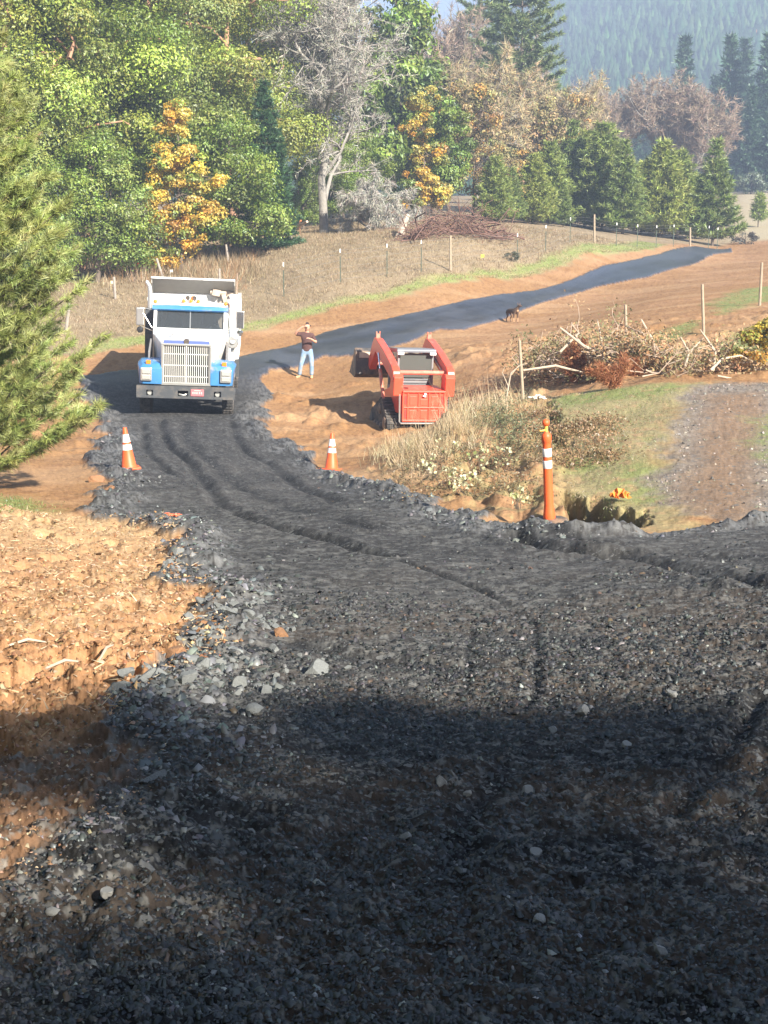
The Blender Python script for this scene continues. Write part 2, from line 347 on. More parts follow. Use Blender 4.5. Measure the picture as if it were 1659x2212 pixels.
class MB:
    def __init__(s): s.v = []; s.f = []
    def add(s, vs, fs):
        k = len(s.v); s.v += [tuple(x) for x in vs]; s.f += [tuple(i + k for i in f) for f in fs]; return s
    def box(s, c, sz, rot=None, taper=1.0):
        hx, hy, hz = sz[0] / 2, sz[1] / 2, sz[2] / 2
        vs = [Vector((x * (taper if z > 0 else 1), y * (taper if z > 0 else 1), z)) for z in (-hz, hz) for x, y in ((-hx, -hy), (hx, -hy), (hx, hy), (-hx, hy))]
        if rot: 
            from mathutils import Euler
            m = Euler(rot).to_matrix(); vs = [m @ v for v in vs]
        vs = [v + Vector(c) for v in vs]
        return s.add(vs, [(3, 2, 1, 0), (4, 5, 6, 7), (0, 1, 5, 4), (1, 2, 6, 5), (2, 3, 7, 6), (3, 0, 4, 7)])
    def prism(s, pts, ax, a, b):
        """pts: 2D outline in the other two axes (ax 0: y,z  ax 1: x,z  ax 2: x,y)"""
        n = len(pts)
        def mk(p, t): return {0: (t, p[0], p[1]), 1: (p[0], t, p[1]), 2: (p[0], p[1], t)}[ax]
        vs = [mk(p, a) for p in pts] + [mk(p, b) for p in pts]
        return s.add(vs, [tuple(range(n))[::-1], tuple(range(n, 2 * n))] + [(i, (i + 1) % n, n + (i + 1) % n, n + i) for i in range(n)])
    def loft(s, rings, cap=True):
        n = len(rings[0]); vs = [p for r in rings for p in r]; fs = []
        for k in range(len(rings) - 1):
            for i in range(n): fs.append((k * n + i, k * n + (i + 1) % n, (k + 1) * n + (i + 1) % n, (k + 1) * n + i))
        if cap: fs.append(tuple(range(n))[::-1]); fs.append(tuple((len(rings) - 1) * n + i for i in range(n)))
        return s.add(vs, fs)
    def tube(s, pts, rad, n=8, cap=True):
        pts = [Vector(p) for p in pts]; rad = rad if hasattr(rad, '__len__') else [rad] * len(pts)
        rings = []; up = None
        for i, p in enumerate(pts):
            d = (pts[min(i + 1, len(pts) - 1)] - pts[max(i - 1, 0)]).normalized()
            if up is None: up = d.orthogonal().normalized()
            up = (up - d * up.dot(d)); up = up.normalized() if up.length > 1e-6 else d.orthogonal().normalized()
            sd_ = d.cross(up)
            rings.append([p + (up * math.cos(2 * PI * k / n) + sd_ * math.sin(2 * PI * k / n)) * rad[i] for k in range(n)])
        return s.loft(rings, cap)
    def lathe(s, prof, c=(0, 0, 0), n=20, axis=2):
        rings = []
        for r, h in prof:
            ring = []
            for k in range(n):
                a = 2 * PI * k / n; x, y = r * math.cos(a), r * math.sin(a)
                q = {2: (x, y, h), 1: (y, h, x), 0: (h, x, y)}[axis]
                ring.append((q[0] + c[0], q[1] + c[1], q[2] + c[2]))
            rings.append(ring)
        return s.loft(rings)
    def build(s, name, m, parent=None, bevel=0, smooth=False, segs=2, **kw):
        me = bpy.data.meshes.new(name); me.from_pydata(s.v, [], s.f)
        bm = bmesh.new(); bm.from_mesh(me); bmesh.ops.recalc_face_normals(bm, faces=bm.faces); bm.to_mesh(me); bm.free()
        if smooth:
            me.polygons.foreach_set('use_smooth', [True] * len(me.polygons))
            try: me.set_sharp_from_angle(angle=R(40))
            except Exception: pass
        o = link(name, me, m, parent, **kw)
        if bevel:
            md = o.modifiers.new('bevel', 'BEVEL'); md.width = bevel; md.segments = segs; md.limit_method = 'ANGLE'; md.angle_limit = R(35)
        return o
def skin(name, m, parent, chains, root=0, sub=2, flat=None):
    """chains: list of lists of (x,y,z,r); points repeated exactly are shared"""
    idx = {}; V = []; Rr = []; E = []
    for ch in chains:
        prev = None
        for p in ch:
            k = tuple(round(a, 4) for a in p[:3])
            if k not in idx: idx[k] = len(V); V.append(p[:3]); Rr.append(p[3] if hasattr(p[3], '__len__') else (p[3], p[3]))
            if prev is not None and prev != idx[k]: E.append((prev, idx[k]))
            prev = idx[k]
    me = bpy.data.meshes.new(name); me.from_pydata(V, E, []); o = link(name, me, m, parent)
    md = o.modifiers.new('skin', 'SKIN'); md.use_smooth_shade = True
    for i, r in enumerate(Rr): me.skin_vertices[0].data[i].radius = r
    me.skin_vertices[0].data[root].use_root = True
    ss = o.modifiers.new('sub', 'SUBSURF'); ss.levels = sub; ss.render_levels = sub
    return o
# ------------------------------------------------------------------ the ground: one polar sheet, dense where the place is looked at
def build_ground():
    a_in = np.linspace(-17.5, 17.5, 980)
    a_mid = np.linspace(17.5, 40, 160)[1:]
    a_out = np.linspace(40, 180, 60)[1:-1]
    ang = np.radians(np.concatenate([-180 * np.ones(1), -a_out[::-1], -a_mid[::-1], a_in, a_mid, a_out]))
    rr = np.concatenate([np.linspace(1.5, 60, 4000), np.linspace(60, 130, 1500)[1:]])
    zz = base_z(rr * -.03, rr)
    py = -zz / rr; py = np.minimum.accumulate(py)
    lp = np.log(rr) * .10                       # keep some rows where the ground is seen edge on
    q = -py + lp
    q = np.maximum.accumulate(q + np.arange(len(q)) * 1e-7)
    i0 = np.searchsorted(rr, 2.9)
    qs = np.linspace(q[i0], q[-1], 980)
    r_in = np.interp(qs, q, rr)
    rad = np.concatenate([np.linspace(.3, 2.9, 26)[:-1], r_in, np.geomspace(130, 2300, 60)[1:]])
    A, Rd = np.meshgrid(ang, rad)
    X = Rd * np.sin(A); Y = Rd * np.cos(A)
    x, y = X.ravel(), Y.ravel()
    z = base_z(x, y)
    dz, m = rough(x, y)
    fade = 1 - sst(120, 170, np.hypot(x, y))
    z = z + dz * fade
    # -------- albedo of what lies there, with shade painted into holes and foreground
    def col(*c): return np.array(c)
    T = np.empty((x.size, 3)); T[:] = col(.29, .16, .07)
    def blend(mask, c): T[:] = T + (np.asarray(c) - T) * np.clip(mask, 0, 1)[:, None]
    nz = fbm(x * .5, y * .5, 4, 101); nf = fbm(x * 7, y * 7, 3, 111); nl = fbm(x * .12 + 3, y * .12, 3, 121)
    nff = fbm(x * 19, y * 19, 3, 131, .7)
    blend(sst(.42, .68, nz) * .75, col(.35, .20, .10)); blend(sst(.5, .7, nf) * .5, col(.18, .085, .038))
    blend(sst(.52, .7, fbm(x * .35, y * .9, 3, 133)) * .5, col(.39, .245, .13))
    dry = col(.26, .195, .12)
    fld = sst(-.4, .4, sd(x, y, Z_FIELD) + m['wob'] * 1.5) + sst(105, 120, y) * 1.0
    blend(fld, dry); blend(fld * sst(.4, .65, nz) * .6, col(.20, .15, .09)); blend(fld * sst(.5, .7, nf) * .5, col(.34, .265, .165))
    vg = sst(-.3, .3, sd(x, y, Z_VERGE) + m['wob'] * .9)
    blend(vg * (.75 + .25 * sst(.35, .6, nf)), col(.24, .275, .085)); blend(vg * sst(.52, .7, nz) * .6, col(.36, .30, .15))
    for pl in Z_RPATCH:
        g = sst(-.4, .4, sd(x, y, pl) + m['wob'] * 1.2 + m['wobs'] * .6); blend(g * .85 * (.4 + .6 * sst(.3, .55, nf)), col(.17, .22, .07))
    blend(sst(-2, 2, sd(x, y, Z_FAR)), col(.36, .30, .19))
    mo = sst(-1.1, .2, sd(x, y, Z_MOUND) + m['wob'] * 1.3 + m['wobs'] * .9) * (1 - m['road'])
    blend(mo, col(.28, .235, .115)); blend(mo * sst(.42, .62, nz) * .8, col(.18, .215, .065)); blend(mo * sst(.5, .68, nl * .4 + nf * .6) * .7, col(.37, .23, .125))
    bk = m['bank']; blend(bk, col(.30, .17, .085)); blend(bk * sst(.45, .62, nf) * .8, col(.24, .20, .095)); blend(bk * sst(.5, .66, nz) * .6, col(.36, .24, .13))
    pt = sst(-.3, .3, sd(x, y, Z_PATH) + m['wob'] * .9 + m['wobs'] * .5)
    blend(pt, col(.205, .165, .125)); blend(pt * sst(.48, .6, nff) * .8, col(.25, .215, .18)); blend(pt * sst(.56, .66, nf) * .7, col(.12, .095, .075))
    tk = sst(-.3, .3, sd(x, y, Z_TRACK) + m['wob'] * .5); blend(tk * pt, col(.20, .13, .08)); blend(tk * pt * sst(.5, .62, nff) * .4, col(.27, .19, .13))
    rg = sst(-.2, .3, sd(x, y, Z_RGREEN) + m['wob'] * .7 + m['wobs'] * .5); blend(rg * (.3 + .7 * sst(.4, .55, nf)), col(.20, .225, .085))
    lo_ = m['soft'] * sst(10, 7, y); blend(lo_, col(.16, .09, .05)); blend(lo_ * sst(.48, .62, nf), col(.11, .065, .038)); blend(lo_ * sst(.55, .68, nff) * .8, col(.17, .16, .14))  # soil close to the viewer darkened for the foreground shade
    st = m['straw']
    blend(st, col(.37, .22, .108)); blend(st * sst(.44, .6, nf) * .7, col(.29, .155, .075)); blend(st * sst(.56, .7, nff) * .6, col(.52, .38, .24)); blend(st * sst(.5, .66, nz) * .5, col(.30, .155, .08)); blend(st * sst(10, 15, y) * .45, col(.46, .32, .17))
    low = st * sst(17, 8.5, y); blend(low * sst(.4, .6, nz + .1) * .8, col(.34, .18, .085))
    rd = m['road']
    dark = np.array([.047, .045, .043]); 
    blend(rd, dark); blend(rd * sst(.44, .64, nz) * .8, col(.066, .062, .058)); blend(rd * sst(.55, .68, nff) * .7, col(.115, .112, .104)); blend(rd * sst(.56, .66, fbm(x * 9, y * 26, 3, 151)) * .6 * (1 - sst(16, 26, y)), col(.15, .147, .135))
    blend(rd * sst(.5, .68, nf) * .5, col(.020, .020, .021))
    edge = rd * np.exp(-(np.abs(m['dr'] - .25) / .35) ** 2) * (1 - m['far'])
    blend(edge * sst(.42, .56, nff) * .85, col(.15, .15, .148))
    blend(rd * sst(7.6, 5.6, y) * .85, col(.012, .0117, .0115)); nr = rd * sst(13, 8, y); blend(nr * sst(.46, .6, fbm(x * 1.1, y * 1.3, 4, 141)) * .42, col(.085, .06, .04))  # near road painted darker to deepen the foreground shade
    blend(nr * sst(.56, .68, nff) * .8, col(.15, .145, .13))
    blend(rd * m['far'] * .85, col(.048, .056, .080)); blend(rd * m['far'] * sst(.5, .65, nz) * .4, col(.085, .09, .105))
    blend(np.clip(m['rut'] * rd * .9, 0, 1), col(.016, .016, .017))
    blend(m['hole'], col(.022, .016, .013))  # shade inside the holes put into the colour
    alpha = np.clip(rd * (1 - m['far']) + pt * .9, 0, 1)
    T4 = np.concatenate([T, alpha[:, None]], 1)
    na, nr_ = len(ang), len(rad)
    i = np.arange(nr_ - 1)[:, None] * na; j = np.arange(na); jn = (j + 1) % na
    F = np.stack([i + j, i + jn, i + na + jn, i + na + j], -1).reshape(-1, 4)[:, ::-1]
    V = np.stack([x, y, z], 1)
    # centre fan under the viewer
    V = np.vstack([V, [0, 0, float(base_z(0, 0)[0])]]); T4 = np.vstack([T4, [.06, .06, .06, 1]])
    fan = np.stack([j, np.full(na, len(V) - 1), jn], 1)
    cen = (F[:, 0] + 0)
    isroad = m['road'][F].mean(1) > .5
    ispath = (pt[F].mean(1) > .5) & ~isroad
    def sub(mask, name, mt, extra=None, **kw):
        f = F[mask]; used = np.unique(np.concatenate([f.ravel()] + ([extra.ravel()] if extra is not None else [])))
        mp = np.full(len(V), -1, np.int64); mp[used] = np.arange(len(used))
        Fs = [mp[f]] + ([mp[extra]] if extra is not None else [])
        me = np_mesh(name, V[used], Fs, T4[used], smooth=True)
        return link(name, me, mt, kind='structure')
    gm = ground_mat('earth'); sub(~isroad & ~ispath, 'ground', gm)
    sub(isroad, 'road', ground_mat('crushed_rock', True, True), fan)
    sub(ispath, 'gravel_path', ground_mat('path_gravel', True))
build_ground()
# ------------------------------------------------------------------ foliage helpers (numpy)
def unit(v): return v / (np.linalg.norm(v, axis=-1, keepdims=True) + 1e-9)
def cards(cen, size, nrm, tint, asp=.6, axis=None, rs=None, bend=.25):
    """one small folded leaf (two triangles meeting at its rib) per point; size (n,), asp width/length"""
    rs = rs or rng; n = len(cen)
    if axis is None: axis = unit(rs.normal(size=(n, 3)))
    a = unit(axis - nrm * (axis * nrm).sum(1, keepdims=True)); b = np.cross(nrm, a)
    s = np.asarray(size).reshape(-1, 1) * np.ones((n, 1)); asp = np.asarray(asp).reshape(-1, 1) * np.ones((n, 1))
    up = nrm * s * bend * asp
    V = np.stack([cen - a * s * .5, cen + b * s * asp * .5 + up, cen + a * s * .5, cen - b * s * asp * .5 + up], 1).reshape(-1, 3)
    k = np.arange(n)[:, None] * 4
    F = np.concatenate([k + [0, 1, 2], k + [0, 2, 3]], 1).reshape(-1, 3)
    return V, F, np.repeat(tint, 4, 0)
def tris(cen, tip, wid, tint, rs=None):
    """needles, blades and twigs: thin triangles from cen to tip"""
    rs = rs or rng; n = len(cen); d = unit(tip - cen)
    b = unit(np.cross(d, unit(rs.normal(size=(n, 3))))) * np.asarray(wid).reshape(-1, 1) * .5
    V = np.stack([cen - b, cen + b, tip], 1).reshape(-1, 3); F = np.arange(3 * n).reshape(-1, 3)
    return V, F, np.repeat(tint, 3, 0)
def tint_mix(n, cols, wts=None, var=.18, rs=None):
    rs = rs or rng; cols = np.array(cols); i = rs.choice(len(cols), n, p=None if wts is None else np.array(wts) / np.sum(wts))
    return np.clip(cols[i] * (1 + rs.normal(size=(n, 1)) * var) * (1 + rs.normal(size=(n, 3)) * var * .3), .004, 1)
def join(parts):
    V = []; F = []; T = []; k = 0
    for v, f, t in parts:
        V.append(v); F.append(f + k); T.append(t); k += len(v)
    return np.vstack(V), np.vstack(F), np.vstack(T)
def tubes(segs, n=5):
    """segs: list of (pts (k,3), radii (k,)) -> V, F quads"""
    V = []; F = []; k0 = 0
    for pts, rad in segs:
        pts = np.asarray(pts, float); k = len(pts)
        d = unit(np.gradient(pts, axis=0)); ref = np.array([.31, .17, .93]) if abs(d[0, 2]) < .9 else np.array([1., .1, 0])
        u = unit(np.cross(d, ref)); w_ = np.cross(d, u); a = np.arange(n) * 2 * PI / n
        ring = pts[:, None] + (u[:, None] * np.cos(a)[None, :, None] + w_[:, None] * np.sin(a)[None, :, None]) * np.asarray(rad)[:, None, None]
        V.append(ring.reshape(-1, 3)); i = np.arange(k - 1)[:, None] * n; j = np.arange(n); jn = (j + 1) % n
        F.append((np.stack([i + j, i + jn, i + n + jn, i + n + j], -1).reshape(-1, 4)) + k0); k0 += k * n
    return np.vstack(V), np.vstack(F)
def curve(a, b, sag=0, wob=.1, k=5, rs=None):
    rs = rs or rng; a = np.asarray(a, float); b = np.asarray(b, float); t = np.linspace(0, 1, k)[:, None]
    L = np.linalg.norm(b - a); p = a + (b - a) * t; p[:, 2] += (4 * t * (1 - t))[:, 0] * sag * L
    p[1:-1] += rs.normal(size=(k - 2, 3)) * wob * L * .3; return p
bark = mat('bark', (.13, .10, .075), .95, bump=.8, bscale=14, var=.35)
bark_red = mat('madrone_bark', (.36, .20, .12), .8, bump=.4, bscale=8, var=.4)
bark_grey = mat('lichen_bark', (.26, .24, .21), .95, bump=.8, bscale=14, var=.4)
leafm = leaf_mat('leaf', .42); needle = leaf_mat('needle', .2, .1); dryleaf = leaf_mat('dry_leaf', .3, .02); twigm = leaf_mat('twig', .05, .0)

def leafy(seed, h, lobes, n_sub, n_leaf, leaf, cols, wts, trunk_r=.22, rsub=(.45, .95), asp=.55, tr_lean=(0, 0)):
    """mesh pair (trunk with limbs, crown); lobes (x,y,z,rx,ry,rz) relative to the foot"""
    rs = np.random.default_rng(seed); lobes = np.array(lobes, float)
    wl = lobes[:, 3] * lobes[:, 4] + lobes[:, 3] * lobes[:, 5]; pick = rs.choice(len(lobes), n_sub, p=wl / wl.sum())
    d = unit(rs.normal(size=(n_sub, 3))); rad = rs.uniform(.35, 1.0, n_sub) ** .45
    c = lobes[pick, :3] + d * lobes[pick, 3:] * rad[:, None]
    rsb = rs.uniform(*rsub, n_sub)
    per = rs.multinomial(n_leaf, rsb ** 2 / (rsb ** 2).sum())
    own = np.repeat(np.arange(n_sub), per); n = len(own)
    dd = unit(rs.normal(size=(n, 3))); dd[:, 2] = np.abs(dd[:, 2]) * np.where(rs.random(n) < .72, 1, -1)
    rr = rs.uniform(.25, 1.08, n) ** .55
    lump = 1 + .28 * np.sin(dd[:, 0] * 5 + own) * np.cos(dd[:, 1] * 6 + own * 1.7)
    pos = c[own] + dd * (rsb[own] * rr * lump)[:, None] * np.array([1, 1, .68])
    nrm = unit(dd + rs.normal(size=(n, 3)) * .45 + np.array([0, 0, .25]))
    base_t = tint_mix(n_sub, cols, wts, .16, rs)[own]
    t = np.clip(base_t * (1 + rs.normal(size=(n, 1)) * .22) * (1 + rs.normal(size=(n, 3)) * .06), .004, 1)
    V, F, T = cards(pos, leaf * rs.uniform(.6, 1.35, n), nrm, t, asp, rs=rs)
    crown = np_mesh('crown', V, F, T)
    segs = []; top = np.array([tr_lean[0], tr_lean[1], h * .82])
    tp = curve((0, 0, -.3), top, 0, .05, 9, rs); segs.append((tp, np.linspace(trunk_r, trunk_r * .22, 9)))
    for L in lobes:
        i = int(np.clip(np.searchsorted(tp[:, 2], L[2] - L[5] * .9), 1, 7)); p = curve(tp[i], L[:3], .1, .12, 6, rs); r0 = trunk_r * (1 - i / 10) * .6
        segs.append((p, np.linspace(r0, r0 * .3, 6)))
    for k in rs.choice(n_sub, min(n_sub, 70), replace=False):
        L = lobes[pick[k]]; s = L[:3] + (rs.random(3) - .5) * L[3:] * .5
        segs.append((curve(s, c[k], .08, .2, 4, rs), np.linspace(.05, .015, 4) * (trunk_r / .22)))
    v, f = tubes(segs, 6)
    return np_mesh('trunk', v, f, smooth=True), crown
def put(name, label, meshes, mats, base, rotz=0, scale=1, group=None, names=('trunk', 'crown'), cat='tree'):
    t = thing(name, label, cat, base, (0, 0, rotz), group); t.scale = scale if hasattr(scale, '__len__') else (scale,) * 3
    for n, me, m in zip(names, meshes, mats): link(n, me, m, t)
    return t
def gb(px, Y, dz=0):
    """foot of a tree seen in column px at distance Y"""
    x = (px - 829.5) / FPX * Y * 1.0 ; x *= (ray(829.5, 500)[1] ** -1)
    return (x, Y, float(gz(x, Y)[0]) + dz)

GREEN = [(.25, .30, .05), (.31, .36, .065), (.16, .20, .035), (.37, .40, .09)]
GW = [4, 4, 2, 2]
def lob(h, r, n, seed, z0=.3, z1=.92, ry=1):
    rs = np.random.default_rng(seed); out = []
    for i in range(n):
        f = (i + .5) / n; z = h * (z0 + (z1 - z0) * f); w_ = r * math.sin(PI * min(.93, .22 + .72 * f)) ** .6
        a = i * 2.4 + rs.uniform(-.5, .5); d = w_ * rs.uniform(.25, .6)
        out.append((math.cos(a) * d, math.sin(a) * d * ry, z, w_ * .62, w_ * .62 * ry, h * .13))
    return out
big = leafy(11, 17, lob(17, 4.6, 11, 1, .22, .95), 62, 74000, .16, GREEN, GW, .34, (1.1, 2.1))
big2 = leafy(12, 16, lob(16, 4.2, 10, 2, .25, .95), 58, 70000, .16, GREEN[:3] + [(.24, .29, .08)], GW, .30, (1.0, 2.0))
LT = [('madrone_tree', 'broad green madrone at the left edge behind the near pine', 40, 62, big, .4, .98),
 ('madrone_tree', 'tall green madrone rising behind the orange leaved maple', 330, 70, big2, 1.3, 1.0),
 ('madrone_tree', 'tall green madrone with reddish limbs between the left edge tree and the maple', 165, 66, big2, 3.1, 1.04),
 ('oak_tree', 'wide leafy green oak next to the grey lichen covered tree', 500, 74, big, 2.2, 1.0),
 ('oak_tree', 'dark green oak filling the gap behind the fence and the fir', 585, 88, big2, 4.4, 1.12),
 ('oak_tree', 'shaded green oak standing behind the two madrones', 250, 84, big, 5.0, 1.2),
 ('oak_tree', 'green oak deep in the wood at the top left corner', 90, 82, big2, .2, 1.3),
 ('oak_tree', 'green oak deep in the wood above the truck', 420, 92, big, 1.0, 1.3)]
for nm, lb, px, Y, me, rz, sc in LT: put(nm, lb, me, (bark_red, leafm), gb(px, Y), rz, sc)
mid = leafy(14, 6.2, [(0, 0, 2.2, 1.9, 1.6, 1.3), (-1.0, 0, 3.4, 1.5, 1.4, 1.2), (1.0, .2, 3.6, 1.6, 1.4, 1.3), (0, 0, 4.9, 1.4, 1.3, 1.1), (-1.6, 0, 1.5, 1.2, 1, .9), (1.7, 0, 1.7, 1.2, 1, 1)], 90, 30000, .13, [(.22, .30, .05), (.28, .35, .08), (.17, .23, .04)], None, .13, (.45, .9))
put('small_oak_tree', 'bright green low oak between the near pine and the orange maple', mid, (bark, leafm), gb(205, 61), .5, 1.02)
put('small_oak_tree', 'bright green young oak on the right side of the orange maple', mid, (bark, leafm), gb(492, 66.5), 2.5, (1.15, 1.1, 1.12))
put('small_oak_tree', 'low green oak half hidden behind the near pine', mid, (bark, leafm), gb(70, 59), 4.1, .95)
put('small_oak_tree', 'green bush like oak at the foot of the grey tree', mid, (bark, leafm), gb(655, 80), 1.1, .62)
MA = [(.66, .42, .07), (.70, .50, .09), (.62, .52, .12), (.52, .30, .07), (.30, .34, .07)]
put('small_oak_tree', 'dusky low oak filling the shade behind the grey tree trunk', mid, (bark, leafm), gb(722, 84), 2.1, .8)
put('small_oak_tree', 'low dark oak behind the drooping grey shrub', mid, (bark, leafm), gb(785, 86), 3.1, .85)
maple = leafy(21, 7.2, [(0, 0, 6.3, .5, .5, .7), (-.15, 0, 5.4, .75, .7, .7), (.5, 0, 4.7, .9, .8, .6), (-.6, 0, 4.2, .8, .7, .7), (1.0, .1, 3.9, 1.0, .7, .5), (-1.2, 0, 3.2, .9, .7, .6), (.1, -.2, 3.1, 1.0, .8, .8), (-.5, 0, 2.1, .9, .7, .6), (1.1, 0, 2.4, .8, .6, .5), (.2, .1, 1.3, .9, .6, .5), (-1.6, 0, .9, .9, .7, .4), (-.7, 0, .5, 1.0, .7, .35)], 170, 16000, .12, MA, [4, 6, 5, 2, 5], .09, (.18, .42), .75)
put('maple_tree', 'small orange and yellow autumn maple above the truck', maple, (bark, leafm), gb(388, 63.5), 0, 1.05)
YE = [(.62, .43, .07), (.55, .33, .05), (.40, .36, .07), (.60, .50, .12)]
ymaple = leafy(22, 8.5, [(0, 0, 7.4, 1.0, .8, .9), (-.3, 0, 5.6, 1.2, .9, .8), (.5, 0, 3.9, 1.3, .9, .8), (-.2, 0, 2.4, 1.5, 1, .9), (1.2, 0, 1.4, 1.1, .9, .7), (-.9, 0, 1.2, 1.1, .9, .7)], 130, 15000, .15, YE + [(.25, .29, .07), (.28, .30, .09)], None, .1, (.22, .5), .75)
put('maple_tree', 'slender yellow leaved maple right of the grey lichen covered tree', ymaple, (bark, leafm), gb(912, 84), .3, .93)
mid_g = leafy(24, 7, [(0, 0, 5.6, 1.2, 1, 1.1), (.3, 0, 4.0, 1.5, 1.2, 1.1), (-.3, 0, 2.4, 1.4, 1.2, 1.1)], 60, 16000, .17, [(.24, .32, .06), (.19, .27, .05), (.12, .17, .04)], None, .12, (.4, .7))
put('alder_tree', 'fresh green narrow tree right of the yellow maple', mid_g, (bark, leafm), gb(968, 87), 0, 1.02)
put('alder_tree', 'pale green tree crown above and behind the grey lichen covered tree', mid_g, (bark_red, leafm), gb(855, 96), 1.4, (2.3, 2.0, 2.15))
put('alder_tree', 'dusky green tree behind the foot of the grey lichen covered tree', mid_g, (bark, leafm), gb(740, 92), 3.4, (2.0, 2.0, 1.75))
put('alder_tree', 'dusky green tree standing behind the yellow maple', mid_g, (bark, leafm), gb(935, 100), 5.4, (2.2, 2, 1.5))

# ---- bare trees grown branch by branch
def bare(seed, h, spread, levels, tint_cols, n_twig, twig=.5, trunk_r=.3, droop=0., lean=0, tw=.03, upb=.35, first=.3):
    rs = np.random.default_rng(seed); segs = []; tips = []
    tr = curve((0, 0, -.3), (lean, 0, h * .62), 0, .06, 8, rs); segs.append((tr, np.linspace(trunk_r, trunk_r * .35, 8)))
    todo = []
    for i in range(levels[0]):
        k = int(np.clip(1 + (first + (1 - first) * rs.random()) * 6, 1, 7)); a = i * 2.4 + rs.uniform(-.4, .4)
        z = tr[k][2]; e = (z / h)
        dirv = np.array([math.cos(a), math.sin(a), upb + e * 1.3 + rs.uniform(0, .4)])
        L = spread * (1.15 - .55 * e) * rs.uniform(.75, 1.1)
        todo.append((tr[k], unit(dirv), L, trunk_r * (.5 - .25 * e), 1))
    while todo:
        p, d, L, r, lv = todo.pop()
        pts = [p]; q = p.copy(); dd = d.copy()
        for s in range(5):
            dd = unit(dd + rs.normal(size=3) * .22 + np.array([0, 0, .10 - droop * (lv - 1)])); q = q + dd * L / 5; pts.append(q)
        pts = np.array(pts); segs.append((pts, np.linspace(r, r * .35, 6)))
        if lv < len(levels):
            for i in range(levels[lv]):
                k = rs.integers(2, 6); nd = unit(dd * .5 + unit(rs.normal(size=3)) * .85 + np.array([0, 0, .25 - droop]))
                todo.append((pts[k], nd, L * rs.uniform(.4, .62), r * .45, lv + 1))
        else: tips.append(pts)
    v, f = tubes(segs, 4)
    tips = np.array(tips); m_ = rs.integers(0, len(tips), n_twig); kk = rs.integers(1, 6, n_twig)
    s = tips[m_, kk] + rs.normal(size=(n_twig, 3)) * .06
    dr = unit(unit(tips[m_, -1] - tips[m_, 0]) * .5 + unit(rs.normal(size=(n_twig, 3))) + np.array([0, 0, .15 - droop * 2.4]))
    e = s + dr * twig * rs.uniform(.4, 1.2, n_twig)[:, None]
    V, F, T = tris(s, e, tw * rs.uniform(.6, 1.4, n_twig), tint_mix(n_twig, tint_cols, None, .2, rs), rs)
    return np_mesh('trunk', v, f, smooth=True), np_mesh('crown', V, F, T)
GREY = [(.42, .40, .35), (.33, .31, .27), (.48, .46, .38), (.25, .24, .2)]
grey_tree = bare(31, 17, 4.8, (20, 8, 6), GREY, 34000, .5, .32, .06, .5, .024, .9, .02)
put('lichen_tree', 'tall bare grey tree hung with lichen beside the fallen log', grey_tree, (bark_grey, twigm), gb(700, 76), .6, 1.0)
shrub_grey = bare(32, 3.4, 1.5, (12, 5, 3), GREY, 16000, .35, .08, .28, .3, .02, .2, .1)
put('lichen_shrub', 'drooping pale grey bare shrub at the foot of the lichen tree', shrub_grey, (bark_grey, twigm), gb(795, 74.5), 0, (1.25, 1.1, 1.1), cat='shrub')
MOSS = [(.40, .36, .20), (.36, .31, .19), (.45, .33, .18), (.30, .24, .17)]
oakm = bare(33, 11.5, 4.2, (12, 7, 6), MOSS, 34000, .6, .3, .02, 0, .036, .3, .2)
put('mossy_oak_tree', 'bare yellowish moss covered oak right of the tall pine', oakm, (bark_grey, twigm), gb(1205, 108), .3, 1.0)
put('mossy_oak_tree', 'bare yellowish oak with a few orange leaves left of the tall pine', oakm, (bark_grey, twigm), gb(1030, 98), 2.6, (1.0, 1, 1.02))
BR = [(.31, .235, .175), (.26, .195, .15), (.36, .28, .20)]
roundt = bare(34, 13.5, 5.8, (14, 7, 6), BR, 42000, .8, .34, .0, 0, .045, .2, .1)
put('bare_oak_tree', 'broad rounded bare brown oak behind the young pines', roundt, (bark_grey, twigm), gb(1455, 150), 0, (1.05, 1, 1.02))
put('bare_oak_tree', 'bare pinkish brown tree reaching the sky behind the alders', roundt, (bark_grey, twigm), gb(945, 135), 1.9, (1, 1, 1.35))
put('bare_oak_tree', 'bare brown tree between the mossy oak and the rounded oak', roundt, (bark_grey, twigm), gb(1290, 150), 4.0, (.8, .8, .98))
put('bare_oak_tree', 'bare brown tree behind the tall pine', roundt, (bark_grey, twigm), gb(1080, 160), 3.0, (.9, .9, 1.35))
orange_l = leafy(26, 6, [(0, 0, 3, 2.4, 1.8, 2.2), (1, 0, 4.8, 1.9, 1.4, 1.4), (-1, 0, 4.4, 1.6, 1.2, 1.4)], 170, 7000, .15, [(.40, .31, .15), (.34, .28, .15), (.50, .33, .12), (.29, .28, .12)], None, .1, (.18, .5), .7)
put('oak_tree', 'thin orange leaved oak in front of the mossy oak', orange_l, (bark, dryleaf), gb(1180, 103), 0, (1.3, 1.2, 1.45))
put('oak_tree', 'thin rust coloured oak behind the pale stump', orange_l, (bark, dryleaf), gb(1020, 93), 2, (1.1, 1.1, 1.4))
put('oak_tree', 'thin rusty young tree at the wood edge above the brush heap', orange_l, (bark, dryleaf), gb(1085, 90), 4, (.9, 1, .75))

